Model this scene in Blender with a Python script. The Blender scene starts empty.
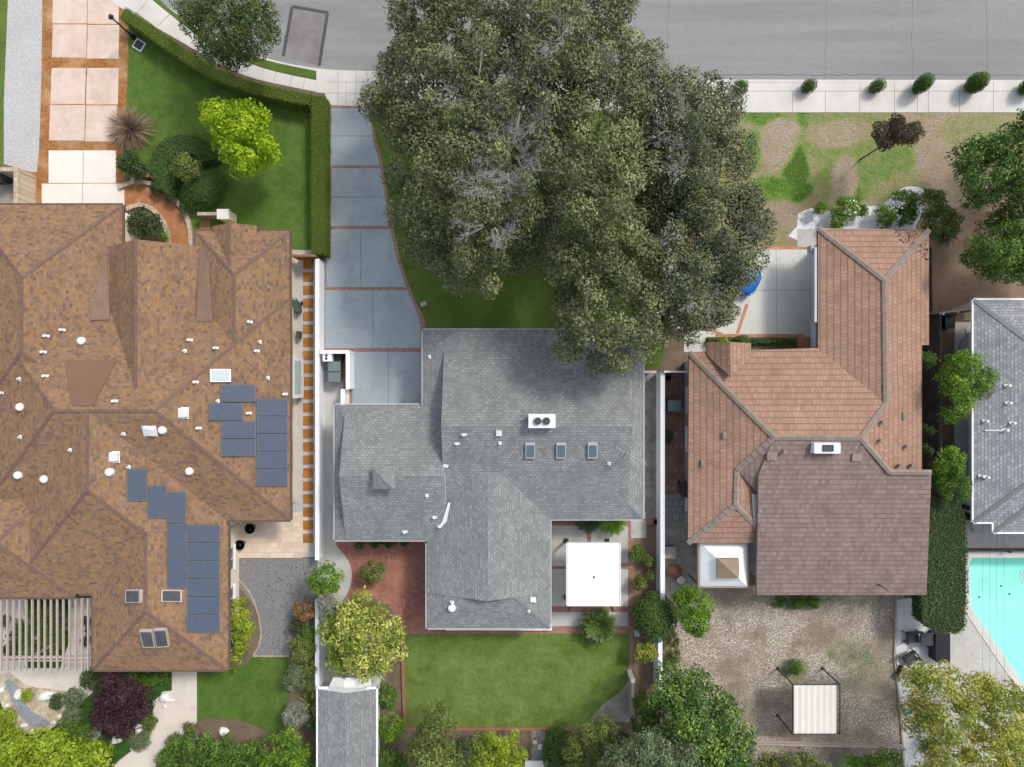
import bpy, math, random
import numpy as np
from mathutils import Vector
from mathutils.bvhtree import BVHTree
from mathutils.geometry import tessellate_polygon
R = math.radians
rng = np.random.default_rng(7); random.seed(7)
scene = bpy.context.scene; COL = scene.collection
# ---------------------------------------------------------------- camera / light
H = 40.0; SC = 17.07
cd = bpy.data.cameras.new('camera'); cam = bpy.data.objects.new('camera', cd); COL.objects.link(cam)
cam.location = (0, 0, H); cam.rotation_euler = (0, 0, 0)
cd.sensor_width = 36; cd.lens = 36*(SC*H)/1024; cd.clip_end = 3000; scene.camera = cam
w = bpy.data.worlds.new('World'); scene.world = w; w.use_nodes = True
nt = w.node_tree; bg = nt.nodes['Background']; sky = nt.nodes.new('ShaderNodeTexSky')
SUN_AZ, SUN_EL = 43, 50      # azimuth measured from +X towards +Y (image right to image top)
sky.sky_type = 'NISHITA'; sky.sun_disc = False; sky.sun_elevation = R(SUN_EL); sky.sun_rotation = R(90-SUN_AZ)
sky.air_density = 1.0; sky.dust_density = 2.5; sky.ozone_density = 1.0
hz_ = nt.nodes.new('ShaderNodeHueSaturation'); hz_.inputs['Saturation'].default_value = .55; nt.links.new(sky.outputs[0], hz_.inputs['Color']); nt.links.new(hz_.outputs[0], bg.inputs[0]); bg.inputs[1].default_value = 0.15
sd = bpy.data.lights.new('sun', 'SUN'); sun = bpy.data.objects.new('sun', sd); COL.objects.link(sun)
sd.energy = 1.4; sd.angle = R(9); sd.color = (1, 0.96, 0.9)
sv = Vector((math.cos(R(SUN_EL))*math.cos(R(SUN_AZ)), math.cos(R(SUN_EL))*math.sin(R(SUN_AZ)), math.sin(R(SUN_EL))))
sun.rotation_euler = sv.to_track_quat('Z', 'Y').to_euler(); sun.location = (20, 20, 30)
vs = scene.view_settings; vs.view_transform = 'Standard'; vs.look = 'None'; vs.gamma = 1; vs.exposure = 0.66
# ---------------------------------------------------------------- helpers
def P(px, py, z=0.0):
    """a point of the photo, at its own real height z above the ground, in metres"""
    k = (1-z/H)/SC
    return Vector(((px-512)*k, (383.5-py)*k, z))
def M(px, z=0.0): return px*(1-z/H)/SC
ORI = {}
def tag(o, label=None, cat=None, group=None, kind=None):
    if label: o['label'] = label
    if cat: o['category'] = cat
    if group: o['group'] = group
    if kind: o['kind'] = kind
    return o
def thing(name, label, cat, loc=(0, 0, 0), group=None):
    o = bpy.data.objects.new(name, None); COL.objects.link(o); o.location = loc; o.empty_display_size = .3
    ORI[o.name] = Vector(loc); return tag(o, label, cat, group)
def link(name, me, parent=None):
    o = bpy.data.objects.new(name, me); COL.objects.link(o)
    if parent is not None:
        o.parent = parent; ORI[o.name] = ORI[parent.name]
    else: ORI[o.name] = Vector((0, 0, 0))
    return o
def copy_tree(o, parent=None):
    kids = list(o.children); c = o.copy(); COL.objects.link(c)
    if parent is not None: c.parent = parent
    for k in kids: copy_tree(k, c)
    return c
class MB:
    def __init__(s): s.v = []; s.f = []; s.m = []
    def poly(s, pts, m=0):
        n = len(s.v); s.v += [tuple(p) for p in pts]; s.f.append(tuple(range(n, n+len(pts)))); s.m.append(m); return s
    def prism(s, pts, z0, z1, m=0, ms=None):
        pts = [(p[0], p[1]) for p in pts]
        a = sum(pts[i][0]*pts[(i+1) % len(pts)][1]-pts[(i+1) % len(pts)][0]*pts[i][1] for i in range(len(pts)))
        if a < 0: pts = pts[::-1]
        n = len(s.v); k = len(pts)
        s.v += [(p[0], p[1], z0) for p in pts]+[(p[0], p[1], z1) for p in pts]
        for t in tessellate_polygon([[Vector((p[0], p[1], 0)) for p in pts]]):
            q = [Vector(pts[i]) for i in t]; ar = (q[1]-q[0]).cross(q[2]-q[0])
            if ar < 0: t = t[::-1]
            s.f.append(tuple(n+k+i for i in t)); s.m.append(m)
            s.f.append(tuple(n+i for i in t[::-1])); s.m.append(m if ms is None else ms)
        for i in range(k):
            j = (i+1) % k; s.f.append((n+i, n+j, n+k+j, n+k+i)); s.m.append(m if ms is None else ms)
        return s
    def box(s, x0, y0, z0, x1, y1, z1, m=0):
        if x0 > x1: x0, x1 = x1, x0
        if y0 > y1: y0, y1 = y1, y0
        n = len(s.v)
        s.v += [(x0,y0,z0),(x1,y0,z0),(x1,y1,z0),(x0,y1,z0),(x0,y0,z1),(x1,y0,z1),(x1,y1,z1),(x0,y1,z1)]
        for f in ((3,2,1,0),(4,5,6,7),(0,1,5,4),(1,2,6,5),(2,3,7,6),(3,0,4,7)): s.f.append(tuple(n+i for i in f)); s.m.append(m)
        return s
    def obox(s, c, ux, uy, uz, hx, hy, hz, m=0):
        c = Vector(c); n = len(s.v)
        for sz in (-1, 1):
            for sx, sy in ((-1,-1),(1,-1),(1,1),(-1,1)): s.v.append(tuple(c+ux*sx*hx+uy*sy*hy+uz*sz*hz))
        for f in ((3,2,1,0),(4,5,6,7),(0,1,5,4),(1,2,6,5),(2,3,7,6),(3,0,4,7)): s.f.append(tuple(n+i for i in f)); s.m.append(m)
        return s
    def pbox(s, a, b, c, d, z0, z1, m=0):
        p = P(a, b, z1); q = P(c, d, z1); return s.box(p.x, p.y, z0, q.x, q.y, z1, m)
    def tube(s, pts, rs, n=8, cap=True, m=0):
        pts = [Vector(p) for p in pts]
        if not hasattr(rs, '__len__'): rs = [rs]*len(pts)
        base = len(s.v); prev = None
        for i, p in enumerate(pts):
            t = (pts[min(i+1, len(pts)-1)]-pts[max(i-1, 0)])
            t = t.normalized() if t.length > 1e-9 else Vector((0, 0, 1))
            if prev is None:
                u = t.cross(Vector((0, 0, 1))) if abs(t.z) < .9 else t.cross(Vector((1, 0, 0)))
            else: u = prev-t*prev.dot(t)
            u.normalize(); prev = u; v = t.cross(u)
            for k in range(n):
                a = 2*math.pi*k/n; s.v.append(tuple(p+(u*math.cos(a)+v*math.sin(a))*rs[i]))
        for i in range(len(pts)-1):
            for k in range(n):
                a = base+i*n+k; b = base+i*n+(k+1) % n; s.f.append((a, b, b+n, a+n)); s.m.append(m)
        if cap:
            s.f.append(tuple(base+k for k in range(n))[::-1]); s.m.append(m)
            e = base+(len(pts)-1)*n; s.f.append(tuple(e+k for k in range(n))); s.m.append(m)
        return s
    def cyl(s, x, y, z0, z1, r0, r1=None, n=16, m=0): return s.tube([(x,y,z0),(x,y,z1)], [r0, r0 if r1 is None else r1], n, m=m)
    def lathe(s, x, y, prof, n=20, m=0): return s.tube([(x,y,z) for r, z in prof], [max(r,.001) for r, z in prof], n, m=m)
    def bvh(s): return BVHTree.FromPolygons([Vector(v) for v in s.v], s.f)
    def build(s, name, mats, parent=None, smooth=False, uv=False, bevel=0):
        me = bpy.data.meshes.new(name); o3 = ORI[parent.name] if parent is not None else Vector((0, 0, 0))
        me.from_pydata([(v[0]-o3.x, v[1]-o3.y, v[2]-o3.z) for v in s.v], [], s.f)
        if not isinstance(mats, (list, tuple)): mats = [mats]
        for m in mats: me.materials.append(m)
        if len(mats) > 1: me.polygons.foreach_set('material_index', s.m)
        if smooth: me.polygons.foreach_set('use_smooth', [True]*len(me.polygons))
        if uv:
            l = me.uv_layers.new(name='UVMap')
            for p in me.polygons:
                nn = p.normal; u = Vector((0, 0, 1)).cross(nn)
                if u.length < .02: u = Vector((1, 0, 0))
                u.normalize(); vv = nn.cross(u)
                for li in p.loop_indices:
                    co = me.vertices[me.loops[li].vertex_index].co; l.data[li].uv = (co.dot(u)+37, co.dot(vv)+53)
        me.update(); o = link(name, me, parent)
        if bevel:
            b = o.modifiers.new('bevel', 'BEVEL'); b.width = bevel; b.segments = 2; b.limit_method = 'ANGLE'
        return o
# ---------------------------------------------------------------- materials
def newmat(name):
    m = bpy.data.materials.new(name); m.use_nodes = True; t = m.node_tree
    return m, t, t.nodes['Principled BSDF']
def N(t, kind, **kw):
    n = t.nodes.new(kind)
    for k, v in kw.items():
        if k in n.inputs: n.inputs[k].default_value = v
        else: setattr(n, k, v)
    return n
def ramp(t, cols, interp='LINEAR', pos=None):
    r = t.nodes.new('ShaderNodeValToRGB'); r.color_ramp.interpolation = interp; e = r.color_ramp.elements
    while len(e) < len(cols): e.new(.5)
    for i, c in enumerate(cols):
        e[i].position = (i/(len(cols)-1) if pos is None else pos[i]); e[i].color = (*c, 1)
    return r
def mixc(t, a, b, fac, mode='MIX'):
    m = t.nodes.new('ShaderNodeMix'); m.data_type = 'RGBA'; m.blend_type = mode; m.clamp_factor = True
    for s, v in ((6, a), (7, b), (0, fac)):
        if hasattr(v, 'links'): t.links.new(v, m.inputs[s])
        elif isinstance(v, tuple): m.inputs[s].default_value = (*v, 1)
        else: m.inputs[s].default_value = v
    return m.outputs[2]
def math_(t, op, a, b=None, c=None):
    m = t.nodes.new('ShaderNodeMath'); m.operation = op
    for i, v in enumerate((a, b, c)):
        if v is None: continue
        if hasattr(v, 'links'): t.links.new(v, m.inputs[i])
        else: m.inputs[i].default_value = v
    return m.outputs[0]
def noise(t, scale, detail=4, rough=.6, co=None, dist=0):
    n = t.nodes.new('ShaderNodeTexNoise'); n.inputs['Scale'].default_value = scale; n.inputs['Detail'].default_value = detail
    n.inputs['Roughness'].default_value = rough; n.inputs['Distortion'].default_value = dist
    if co is None: co = t.nodes.new('ShaderNodeTexCoord').outputs['Object']
    t.links.new(co, n.inputs['Vector']); return n.outputs['Fac']
def bumpit(t, b, h, strength, dist=.02):
    n = t.nodes.new('ShaderNodeBump'); n.inputs['Strength'].default_value = strength; n.inputs['Distance'].default_value = dist
    t.links.new(h, n.inputs['Height']); t.links.new(n.outputs[0], b.inputs['Normal'])
def spread(t, f, lo, hi):
    m = t.nodes.new('ShaderNodeMapRange'); m.inputs[1].default_value = lo; m.inputs[2].default_value = hi
    t.links.new(f, m.inputs[0]); return m.outputs[0]
def noisy(name, cols, scale=3, fine=40, finew=.5, rough=.85, bump=.3, stain=None, lo=.3, hi=.7, pos=None, metal=0, spec=.3):
    m, t, b = newmat(name)
    f = spread(t, noise(t, scale, 5), lo, hi); g = spread(t, noise(t, fine, 3), .25, .75)
    h = math_(t, 'ADD', math_(t, 'MULTIPLY', f, 1-finew), math_(t, 'MULTIPLY', g, finew))
    r = ramp(t, cols, pos=pos); t.links.new(h, r.inputs[0]); c = r.outputs[0]
    if stain: 
        s = spread(t, noise(t, stain[1], 6, .65, dist=.6), stain[2], stain[3]); c = mixc(t, c, stain[0], math_(t, 'MULTIPLY', s, stain[4]))
    t.links.new(c, b.inputs['Base Color']); b.inputs['Roughness'].default_value = rough; b.inputs['Metallic'].default_value = metal
    b.inputs['Specular IOR Level'].default_value = spec
    if bump: bumpit(t, b, g, bump)
    return m
def plain(name, c, rough=.5, metal=0, var=.08):
    c2 = tuple(max(0, x*(1-var*2)) for x in c)
    return noisy(name, [c2, c], 2.5, 60, .4, rough, .08, metal=metal)
def shingle(name, pal, bw, rh, gap, gapw=.012, rough=.9, saw=.5, blot=(.0,), gapmix=.8, jit=.25, moss=None, lines=0):
    m, t, b = newmat(name)
    uv = t.nodes.new('ShaderNodeTexCoord').outputs['UV']
    br = N(t, 'ShaderNodeTexBrick', **{'Scale': 1.0, 'Brick Width': bw, 'Row Height': rh, 'Mortar Size': gapw, 'Mortar Smooth': .3, 'Bias': 0.0})
    br.inputs['Color1'].default_value = (0,0,0,1); br.inputs['Color2'].default_value = (1,1,1,1); br.inputs['Mortar'].default_value = (.5,.5,.5,1)
    t.links.new(uv, br.inputs['Vector'])
    big = spread(t, noise(t, .9, 5, .7, uv), .3, .7); mid = spread(t, noise(t, 5.5, 4, .75, uv), .3, .7)
    v = math_(t, 'ADD', math_(t, 'MULTIPLY', br.outputs['Color'], 1-jit), math_(t, 'MULTIPLY', mid, jit))
    r = ramp(t, pal); t.links.new(v, r.inputs[0])
    c = mixc(t, r.outputs[0], gap, math_(t, 'MULTIPLY', br.outputs['Fac'], gapmix))
    fine = noise(t, 45, 2, .7, uv)
    c = mixc(t, c, (.5,.5,.5), .0)
    k = math_(t, 'ADD', math_(t, 'MULTIPLY', big, .3), .85); k = math_(t, 'MULTIPLY', k, math_(t, 'ADD', math_(t, 'MULTIPLY', fine, .5), .75))
    hs = t.nodes.new('ShaderNodeHueSaturation'); t.links.new(c, hs.inputs['Color']); t.links.new(k, hs.inputs['Value']); c = hs.outputs[0]
    if moss: c = mixc(t, c, moss[0], math_(t, 'MULTIPLY', spread(t, noise(t, moss[1], 6, .7, uv), moss[2], moss[3]), moss[4]))
    sp = t.nodes.new('ShaderNodeSeparateXYZ'); t.links.new(uv, sp.inputs[0])
    sawv = math_(t, 'FRACT', math_(t, 'DIVIDE', sp.outputs[1], rh))
    if lines:   # gap under each course's butt edge, its shade painted as a dark line
        ln = math_(t, 'LESS_THAN', sawv, lines); c = mixc(t, c, gap, math_(t, 'MULTIPLY', ln, gapmix))
    t.links.new(c, b.inputs['Base Color']); b.inputs['Roughness'].default_value = rough; b.inputs['Specular IOR Level'].default_value = .2
    hh = math_(t, 'ADD', math_(t, 'MULTIPLY', math_(t, 'SUBTRACT', 1.0, sawv), 1.0), math_(t, 'MULTIPLY', br.outputs['Color'], .4))
    bumpit(t, b, hh, saw, .03)
    return m
def brickmat(name, pal, bw=.22, rh=.11, gap=(.3,.26,.22), gapw=.008, rot=0, fade=None, jit=.3, gapmix=.7):
    m, t, b = newmat(name)
    co = t.nodes.new('ShaderNodeTexCoord').outputs['Object']; mp = t.nodes.new('ShaderNodeMapping'); mp.inputs['Rotation'].default_value = (0,0,R(rot))
    t.links.new(co, mp.inputs[0])
    br = N(t, 'ShaderNodeTexBrick', **{'Scale': 1.0, 'Brick Width': bw, 'Row Height': rh, 'Mortar Size': gapw, 'Mortar Smooth': .2})
    br.inputs['Color1'].default_value = (0,0,0,1); br.inputs['Color2'].default_value = (1,1,1,1); br.inputs['Mortar'].default_value = (.5,.5,.5,1)
    t.links.new(mp.outputs[0], br.inputs['Vector'])
    v = math_(t, 'ADD', math_(t, 'MULTIPLY', br.outputs['Color'], 1-jit), math_(t, 'MULTIPLY', spread(t, noise(t, 1.2, 5), .3, .7), jit))
    r = ramp(t, pal); t.links.new(v, r.inputs[0]); c = mixc(t, r.outputs[0], gap, math_(t, 'MULTIPLY', br.outputs['Fac'], gapmix))
    if fade: c = mixc(t, c, fade[0], math_(t, 'MULTIPLY', spread(t, noise(t, fade[1], 5, .6), .45, .75), fade[2]))
    t.links.new(c, b.inputs['Base Color']); b.inputs['Roughness'].default_value = .85
    bumpit(t, b, math_(t, 'SUBTRACT', 1.0, br.outputs['Fac']), .4, .01)
    return m
def leafmat(name, cols, trans=.25, rough=.6):
    m, t, b = newmat(name); a = t.nodes.new('ShaderNodeAttribute'); a.attribute_name = 'tone'
    r = ramp(t, cols); t.links.new(a.outputs['Fac'], r.inputs[0]); t.links.new(r.outputs[0], b.inputs['Base Color'])
    b.inputs['Roughness'].default_value = rough; b.inputs['Specular IOR Level'].default_value = .25
    tr = t.nodes.new('ShaderNodeBsdfTranslucent'); t.links.new(r.outputs[0], tr.inputs[0]); mx = t.nodes.new('ShaderNodeMixShader')
    mx.inputs[0].default_value = trans; t.links.new(b.outputs[0], mx.inputs[1]); t.links.new(tr.outputs[0], mx.inputs[2])
    t.links.new(mx.outputs[0], t.nodes['Material Output'].inputs[0]); return m
def lawnmat(name, a, b_, c, big=.35, mowing=0, dry=None):
    m, t, b = newmat(name)
    f = spread(t, noise(t, big, 6, .65, dist=.3), .3, .7); g = spread(t, noise(t, 16, 5, .9), .32, .68); s = spread(t, noise(t, 3, 6, .8), .32, .68)
    v = math_(t, 'ADD', math_(t, 'MULTIPLY', f, .3), math_(t, 'ADD', math_(t, 'MULTIPLY', g, .45), math_(t, 'MULTIPLY', s, .25)))
    r = ramp(t, [tuple(x*.7 for x in a), b_, tuple(x*1.25 for x in c)]); t.links.new(v, r.inputs[0]); cc = r.outputs[0]
    if dry: cc = mixc(t, cc, dry[0], math_(t, 'MULTIPLY', spread(t, noise(t, dry[1], 9, .8), dry[2], dry[3]), dry[4]))
    t.links.new(cc, b.inputs['Base Color']); b.inputs['Roughness'].default_value = .95; b.inputs['Specular IOR Level'].default_value = .1
    bumpit(t, b, g, .8, .04); return m
def yardmat(name, low, mid, high, litter, lw=.5):
    """ground whose 'g' attribute says how much grows there: bare soil .. dry .. grass"""
    m, t, b = newmat(name); a = t.nodes.new('ShaderNodeAttribute'); a.attribute_name = 'g'
    n1 = spread(t, noise(t, 1.6, 8, .75, dist=.6), .25, .75); n2 = spread(t, noise(t, 12, 4, .8), .3, .7)
    v = math_(t, 'ADD', a.outputs['Fac'], math_(t, 'ADD', math_(t, 'MULTIPLY', math_(t, 'SUBTRACT', n1, .5), .7), math_(t, 'MULTIPLY', math_(t, 'SUBTRACT', n2, .5), .6)))
    r = ramp(t, [low, mid, high, tuple(x*.55 for x in high)], pos=[.1, .45, .75, 1]); t.links.new(v, r.inputs[0])
    lit = math_(t, 'MULTIPLY', spread(t, noise(t, 9, 6, .9), .47, .6), spread(t, noise(t, .35, 6, .7), .4, .56))
    lit = math_(t, 'MULTIPLY', lit, math_(t, 'SUBTRACT', 1.0, spread(t, a.outputs['Fac'], .3, .8)))
    c = mixc(t, r.outputs[0], litter, math_(t, 'MULTIPLY', lit, lw))
    c = mixc(t, c, tuple(x*.35 for x in low), math_(t, 'MULTIPLY', spread(t, noise(t, 13, 5, .85), .54, .68), lw*.5))
    t.links.new(c, b.inputs['Base Color']); b.inputs['Roughness'].default_value = .95; b.inputs['Specular IOR Level'].default_value = .1
    bumpit(t, b, n2, .7, .04); return m
def glassy(name, c, rough=.12):
    m, t, b = newmat(name); b.inputs['Base Color'].default_value = (*c, 1); b.inputs['Roughness'].default_value = rough; b.inputs['IOR'].default_value = 1.5
    b.inputs['Specular IOR Level'].default_value = .7; return m

MT = {}
MT['asphalt'] = noisy('asphalt', [(.19,.19,.188),(.245,.244,.24),(.31,.309,.305)], .35, 22, .5, .9, .5, stain=((.15,.15,.15), .25, .5, .75, .4))
m, t, b = newmat('asphalt'); co = t.nodes.new('ShaderNodeTexCoord').outputs['Object']; mp = t.nodes.new('ShaderNodeMapping'); mp.inputs['Scale'].default_value = (.06, .8, 1); t.links.new(co, mp.inputs[0])
lane = spread(t, noise(t, 1.0, 5, .6, mp.outputs[0]), .35, .65); gr = spread(t, noise(t, 20, 4, .85), .3, .7); ol = spread(t, noise(t, .7, 6, .75), .6, .75)
rm = ramp(t, [(.15,.15,.148),(.225,.224,.22),(.32,.318,.312)]); t.links.new(math_(t, 'ADD', math_(t, 'MULTIPLY', lane, .35), math_(t, 'MULTIPLY', gr, .65)), rm.inputs[0])
c = mixc(t, rm.outputs[0], (.13,.128,.125), math_(t, 'MULTIPLY', ol, .3)); t.links.new(c, b.inputs['Base Color']); b.inputs['Roughness'].default_value = .9; bumpit(t, b, gr, .6, .01); MT['asphalt'] = m
MT['asphalt_old'] = noisy('asphalt_patch', [(.15,.145,.14),(.21,.2,.195),(.24,.23,.22)], .8, 28, .3, .9, .4, stain=((.12,.10,.085), .9, .45, .7, .6))
MT['tar'] = plain('tar_seal', (.075,.075,.075), .8)
MT['crack'] = plain('asphalt_crack', (.13,.13,.13), .9)
MT['concrete'] = noisy('concrete', [(.47,.45,.41),(.55,.53,.49),(.62,.6,.555)], .8, 30, .3, .85, .15, stain=((.5,.45,.38), .6, .5, .75, .45))
MT['concrete_grey'] = noisy('concrete_grey', [(.4,.39,.36),(.5,.49,.45)], 1.0, 25, .3, .85, .15, stain=((.3,.28,.24), 1.1, .5, .7, .5))
MT['concrete_dirty_shaded'] = noisy('concrete_dirty_shaded', [(.24,.22,.19),(.36,.34,.3)], 1.3, 25, .3, .9, .2, stain=((.15,.12,.09), 1.4, .45, .65, .6))
MT['joint'] = plain('joint', (.3,.27,.23), .9)
MT['joint_dark'] = plain('joint_dark', (.2,.225,.235), .9)
MT['panel_cream'] = noisy('cream_concrete', [(.46,.35,.28),(.58,.46,.38),(.65,.55,.47)], .9, 20, .25, .7, .1, stain=((.5,.32,.2), 1.1, .5, .7, .6))
MT['panel_white'] = noisy('pale_concrete', [(.66,.6,.53),(.74,.69,.62)], .9, 20, .25, .7, .1, stain=((.75,.56,.4), 1.0, .55, .75, .5))
MT['drive_blue'] = noisy('blue_grey_concrete', [(.255,.305,.33),(.30,.35,.37),(.36,.40,.415)], .55, 9, .3, .75, .1, stain=((.21,.235,.25), .9, .5, .72, .55))
MT['court'] = noisy('court_concrete', [(.52,.52,.47),(.62,.62,.57)], .5, 15, .3, .85, .1, stain=((.42,.4,.34), .8, .5, .75, .4))
MT['brick_brown'] = brickmat('brown_paver', [(.19,.07,.015),(.28,.11,.022),(.38,.165,.045)], .2, .1, (.17,.09,.045), fade=((.58,.38,.2), .8, .6))
MT['brick_red'] = brickmat('red_brick', [(.22,.1,.075),(.3,.15,.115),(.36,.21,.165)], .2, .1, (.25,.19,.165))
MT['brick_orange'] = brickmat('orange_brick', [(.36,.15,.08),(.46,.21,.12),(.54,.3,.19)], .3, .2, (.35,.22,.15))
MT['brick_patio'] = brickmat('patio_brick', [(.22,.075,.055),(.31,.12,.09),(.38,.175,.13)], .25, .125, (.13,.08,.07), .014, rot=45, fade=((.45,.24,.14), .5, .55))
MT['tile_patio'] = brickmat('terracotta_floor', [(.2,.105,.075),(.28,.15,.11),(.33,.2,.15)], .35, .35, (.12,.09,.075), .02)
MT['tile_grey'] = brickmat('grey_floor_tile', [(.22,.22,.2),(.3,.29,.27)], .4, .4, (.11,.12,.1), .025)
MT['paver_cream'] = brickmat('cream_paver', [(.5,.4,.3),(.62,.5,.38),(.7,.58,.45)], .45, .3, (.42,.33,.25), .01)
MT['path_brown'] = brickmat('stamped_path', [(.27,.11,.045),(.36,.155,.06),(.43,.2,.085)], .3, .3, (.2,.09,.04), .012, rot=30)
MT['stone_edge'] = brickmat('stone_edging', [(.35,.27,.19),(.46,.37,.27),(.5,.42,.33)], .3, .3, (.22,.17,.12), .02)
MT['gravel_grey'] = noisy('pale_gravel', [(.22,.22,.21),(.44,.43,.42),(.72,.71,.68)], 14, 26, .5, .9, .8, stain=((.3,.3,.3), .5, .5, .8, .35))
MT['gravel_white'] = noisy('white_gravel', [(.4,.4,.4),(.68,.68,.68),(.85,.85,.85)], 12, 26, .5, .9, .8)
MT['garden_gravel'] = noisy('tan_rock_gravel', [(.16,.13,.07),(.45,.37,.25),(.75,.72,.66)], 2.2, 12, .5, .9, .8)
MT['gravel_dark'] = noisy('dark_gravel', [(.09,.09,.09),(.2,.2,.2),(.36,.355,.35)], 13, 30, .5, .9, .8)
MT['gravel_blue'] = noisy('blue_gravel', [(.12,.13,.15),(.25,.27,.3),(.42,.44,.47)], 12, 26, .5, .9, .8)
MT['decomposed'] = noisy('pale_fine_gravel', [(.48,.42,.35),(.62,.56,.48),(.68,.62,.54)], .8, 25, .4, .95, .3)
MT['soil'] = noisy('soil', [(.1,.07,.045),(.16,.115,.08),(.24,.185,.135)], .9, 18, .5, .95, .6)
MT['soil_bare'] = noisy('bare_soil', [(.17,.115,.075),(.22,.155,.105),(.29,.21,.15)], .5, 16, .35, .95, .4, stain=((.14,.1,.07), 1.4, .5, .7, .5))
MT['lawn_a'] = lawnmat('lush_lawn', (.048,.108,.016), (.085,.165,.026), (.14,.235,.05), .5, dry=((.21,.24,.08), 1.3, .46, .72, .6))
MT['lawn_b'] = lawnmat('back_lawn', (.065,.125,.02), (.115,.19,.035), (.19,.26,.07), .5, dry=((.27,.31,.11), 1.0, .42, .7, .55))
MT['lawn_c'] = lawnmat('front_verge_lawn', (.07,.125,.022), (.11,.18,.034), (.17,.24,.06), .3, dry=((.22,.2,.1), .7, .5, .75, .55))  # mid-green grass with brownish dry patches
MT['moss'] = lawnmat('ground_cover', (.02,.06,.012), (.045,.11,.02), (.1,.17,.035), 1.2)
MT['yard_front'] = yardmat('front_yard', (.33,.25,.175), (.27,.24,.1), (.12,.235,.03), (.5,.44,.37), .8)
MT['yard_back'] = yardmat('back_yard', (.25,.2,.152), (.3,.255,.18), (.13,.16,.06), (.8,.73,.64), 1.0)
MT['shingle_brown'] = shingle('brown_shingle', [(.095,.068,.062),(.175,.11,.075),(.285,.165,.075),(.18,.12,.095),(.41,.245,.105)], .2, .145, (.1,.065,.055), .008, saw=.5, gapmix=.4, jit=.3)
MT['shingle_grey'] = shingle('grey_shingle', [(.17,.178,.172),(.215,.225,.217),(.275,.287,.276)], .22, .15, (.145,.15,.145), .02, saw=.55, gapmix=.8, jit=.2, moss=((.14,.145,.15), .5, .5, .68, .5))
MT['shingle_grey2'] = shingle('blue_grey_shingle', [(.2,.207,.215),(.26,.268,.276),(.35,.358,.366)], .24, .17, (.15,.155,.16), .02, saw=.7, gapmix=.8, jit=.25)
MT['tile_brown'] = shingle('brown_roof_tile', [(.255,.148,.1),(.315,.19,.133),(.38,.245,.178)], .2, .34, (.13,.078,.055), .014, saw=1.0, gapmix=.42, jit=.55, lines=.16, moss=((.27,.19,.15), .7, .5, .75, .6))
MT['tile_mauve'] = shingle('mauve_roof_tile', [(.165,.118,.1),(.208,.153,.132),(.26,.2,.176)], .2, .27, (.14,.1,.09), .012, saw=1.0, gapmix=.45, jit=.4, lines=.2)
MT['cap_brown'] = plain('brown_cap', (.2,.125,.1), .9, var=.2)
MT['cap_grey'] = plain('grey_cap', (.22,.232,.23), .9, var=.15)
MT['cap_tile'] = plain('ridge_tile', (.31,.25,.205), .9, var=.22)
MT['smooth_brown'] = noisy('rolled_roofing', [(.165,.11,.078),(.2,.134,.093),(.235,.16,.112)], .9, 12, .25, .85, .1)
MT['smooth_brown2'] = noisy('brown_membrane', [(.15,.085,.055),(.195,.112,.07)], .5, 9, .3, .8, .1)
MT['cream_wall'] = noisy('cream_stucco', [(.68,.6,.46),(.75,.67,.53)], .7, 30, .4, .9, .3)
MT['white_wall'] = noisy('white_stucco', [(.72,.74,.76),(.8,.82,.84)], .7, 30, .4, .9, .3)
MT['grey_wall'] = noisy('grey_siding', [(.38,.4,.42),(.45,.47,.49)], .7, 30, .4, .9, .2)
MT['brown_fascia'] = plain('brown_fascia', (.13,.08,.06), .7)
MT['white_paint'] = plain('white_paint', (.78,.78,.77), .5)
MT['bright_white'] = plain('bright_white_membrane', (.86,.86,.86), .6, var=.015)
MT['white_metal'] = plain('white_metal', (.74,.74,.72), .4)
MT['gutter_grey'] = plain('grey_gutter', (.45,.46,.46), .5)
MT['cream_metal'] = plain('cream_metal', (.66,.64,.57), .5)
MT['panel_frame'] = plain('panel_frame', (.16,.18,.21), .4)
MT['black'] = plain('black_plastic', (.02,.021,.023), .45)
MT['charcoal'] = plain('charcoal', (.055,.058,.062), .55)
MT['dark_metal'] = plain('dark_metal', (.05,.055,.05), .5)
MT['bin_grey'] = plain('grey_green_plastic', (.16,.2,.2), .45)
MT['bin_green'] = plain('green_plastic', (.06,.1,.07), .45)
MT['bin_dark'] = plain('dark_plastic', (.05,.06,.07), .45)
MT['wood'] = noisy('wood', [(.2,.1,.05),(.3,.16,.09)], 2, 30, .5, .8, .3)
MT['wood_grey'] = noisy('weathered_wood', [(.34,.28,.24),(.48,.42,.37)], 2, 30, .5, .85, .3)
MT['wood_dark'] = noisy('dark_fence_wood', [(.04,.035,.032),(.085,.072,.065)], 2, 20, .5, .9, .4)
MT['rust'] = noisy('rust_paver', [(.22,.08,.015),(.33,.135,.03),(.42,.2,.055)], 1.8, 14, .4, .85, .3)
MT['rock'] = noisy('pale_rock', [(.45,.42,.38),(.72,.7,.66),(.85,.84,.82)], 2.5, 14, .4, .85, .5)
MT['rock_brown'] = noisy('tan_rock', [(.36,.28,.19),(.55,.44,.3)], 2.5, 14, .4, .85, .5)
MT['bark'] = noisy('bark', [(.085,.07,.055),(.15,.13,.105),(.2,.175,.145)], 3, 20, .5, .95, .8)
MT['bark_grey'] = noisy('grey_twig', [(.25,.235,.215),(.38,.365,.34)], 3, 20, .5, .95, .3)
MT['bark_dark'] = noisy('dark_bark', [(.05,.047,.042),(.11,.1,.09)], 3, 20, .5, .95, .8)
MT['tan_cloth'] = noisy('tan_canopy', [(.22,.165,.11),(.29,.22,.15)], 1.5, 30, .4, .85, .2)
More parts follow.
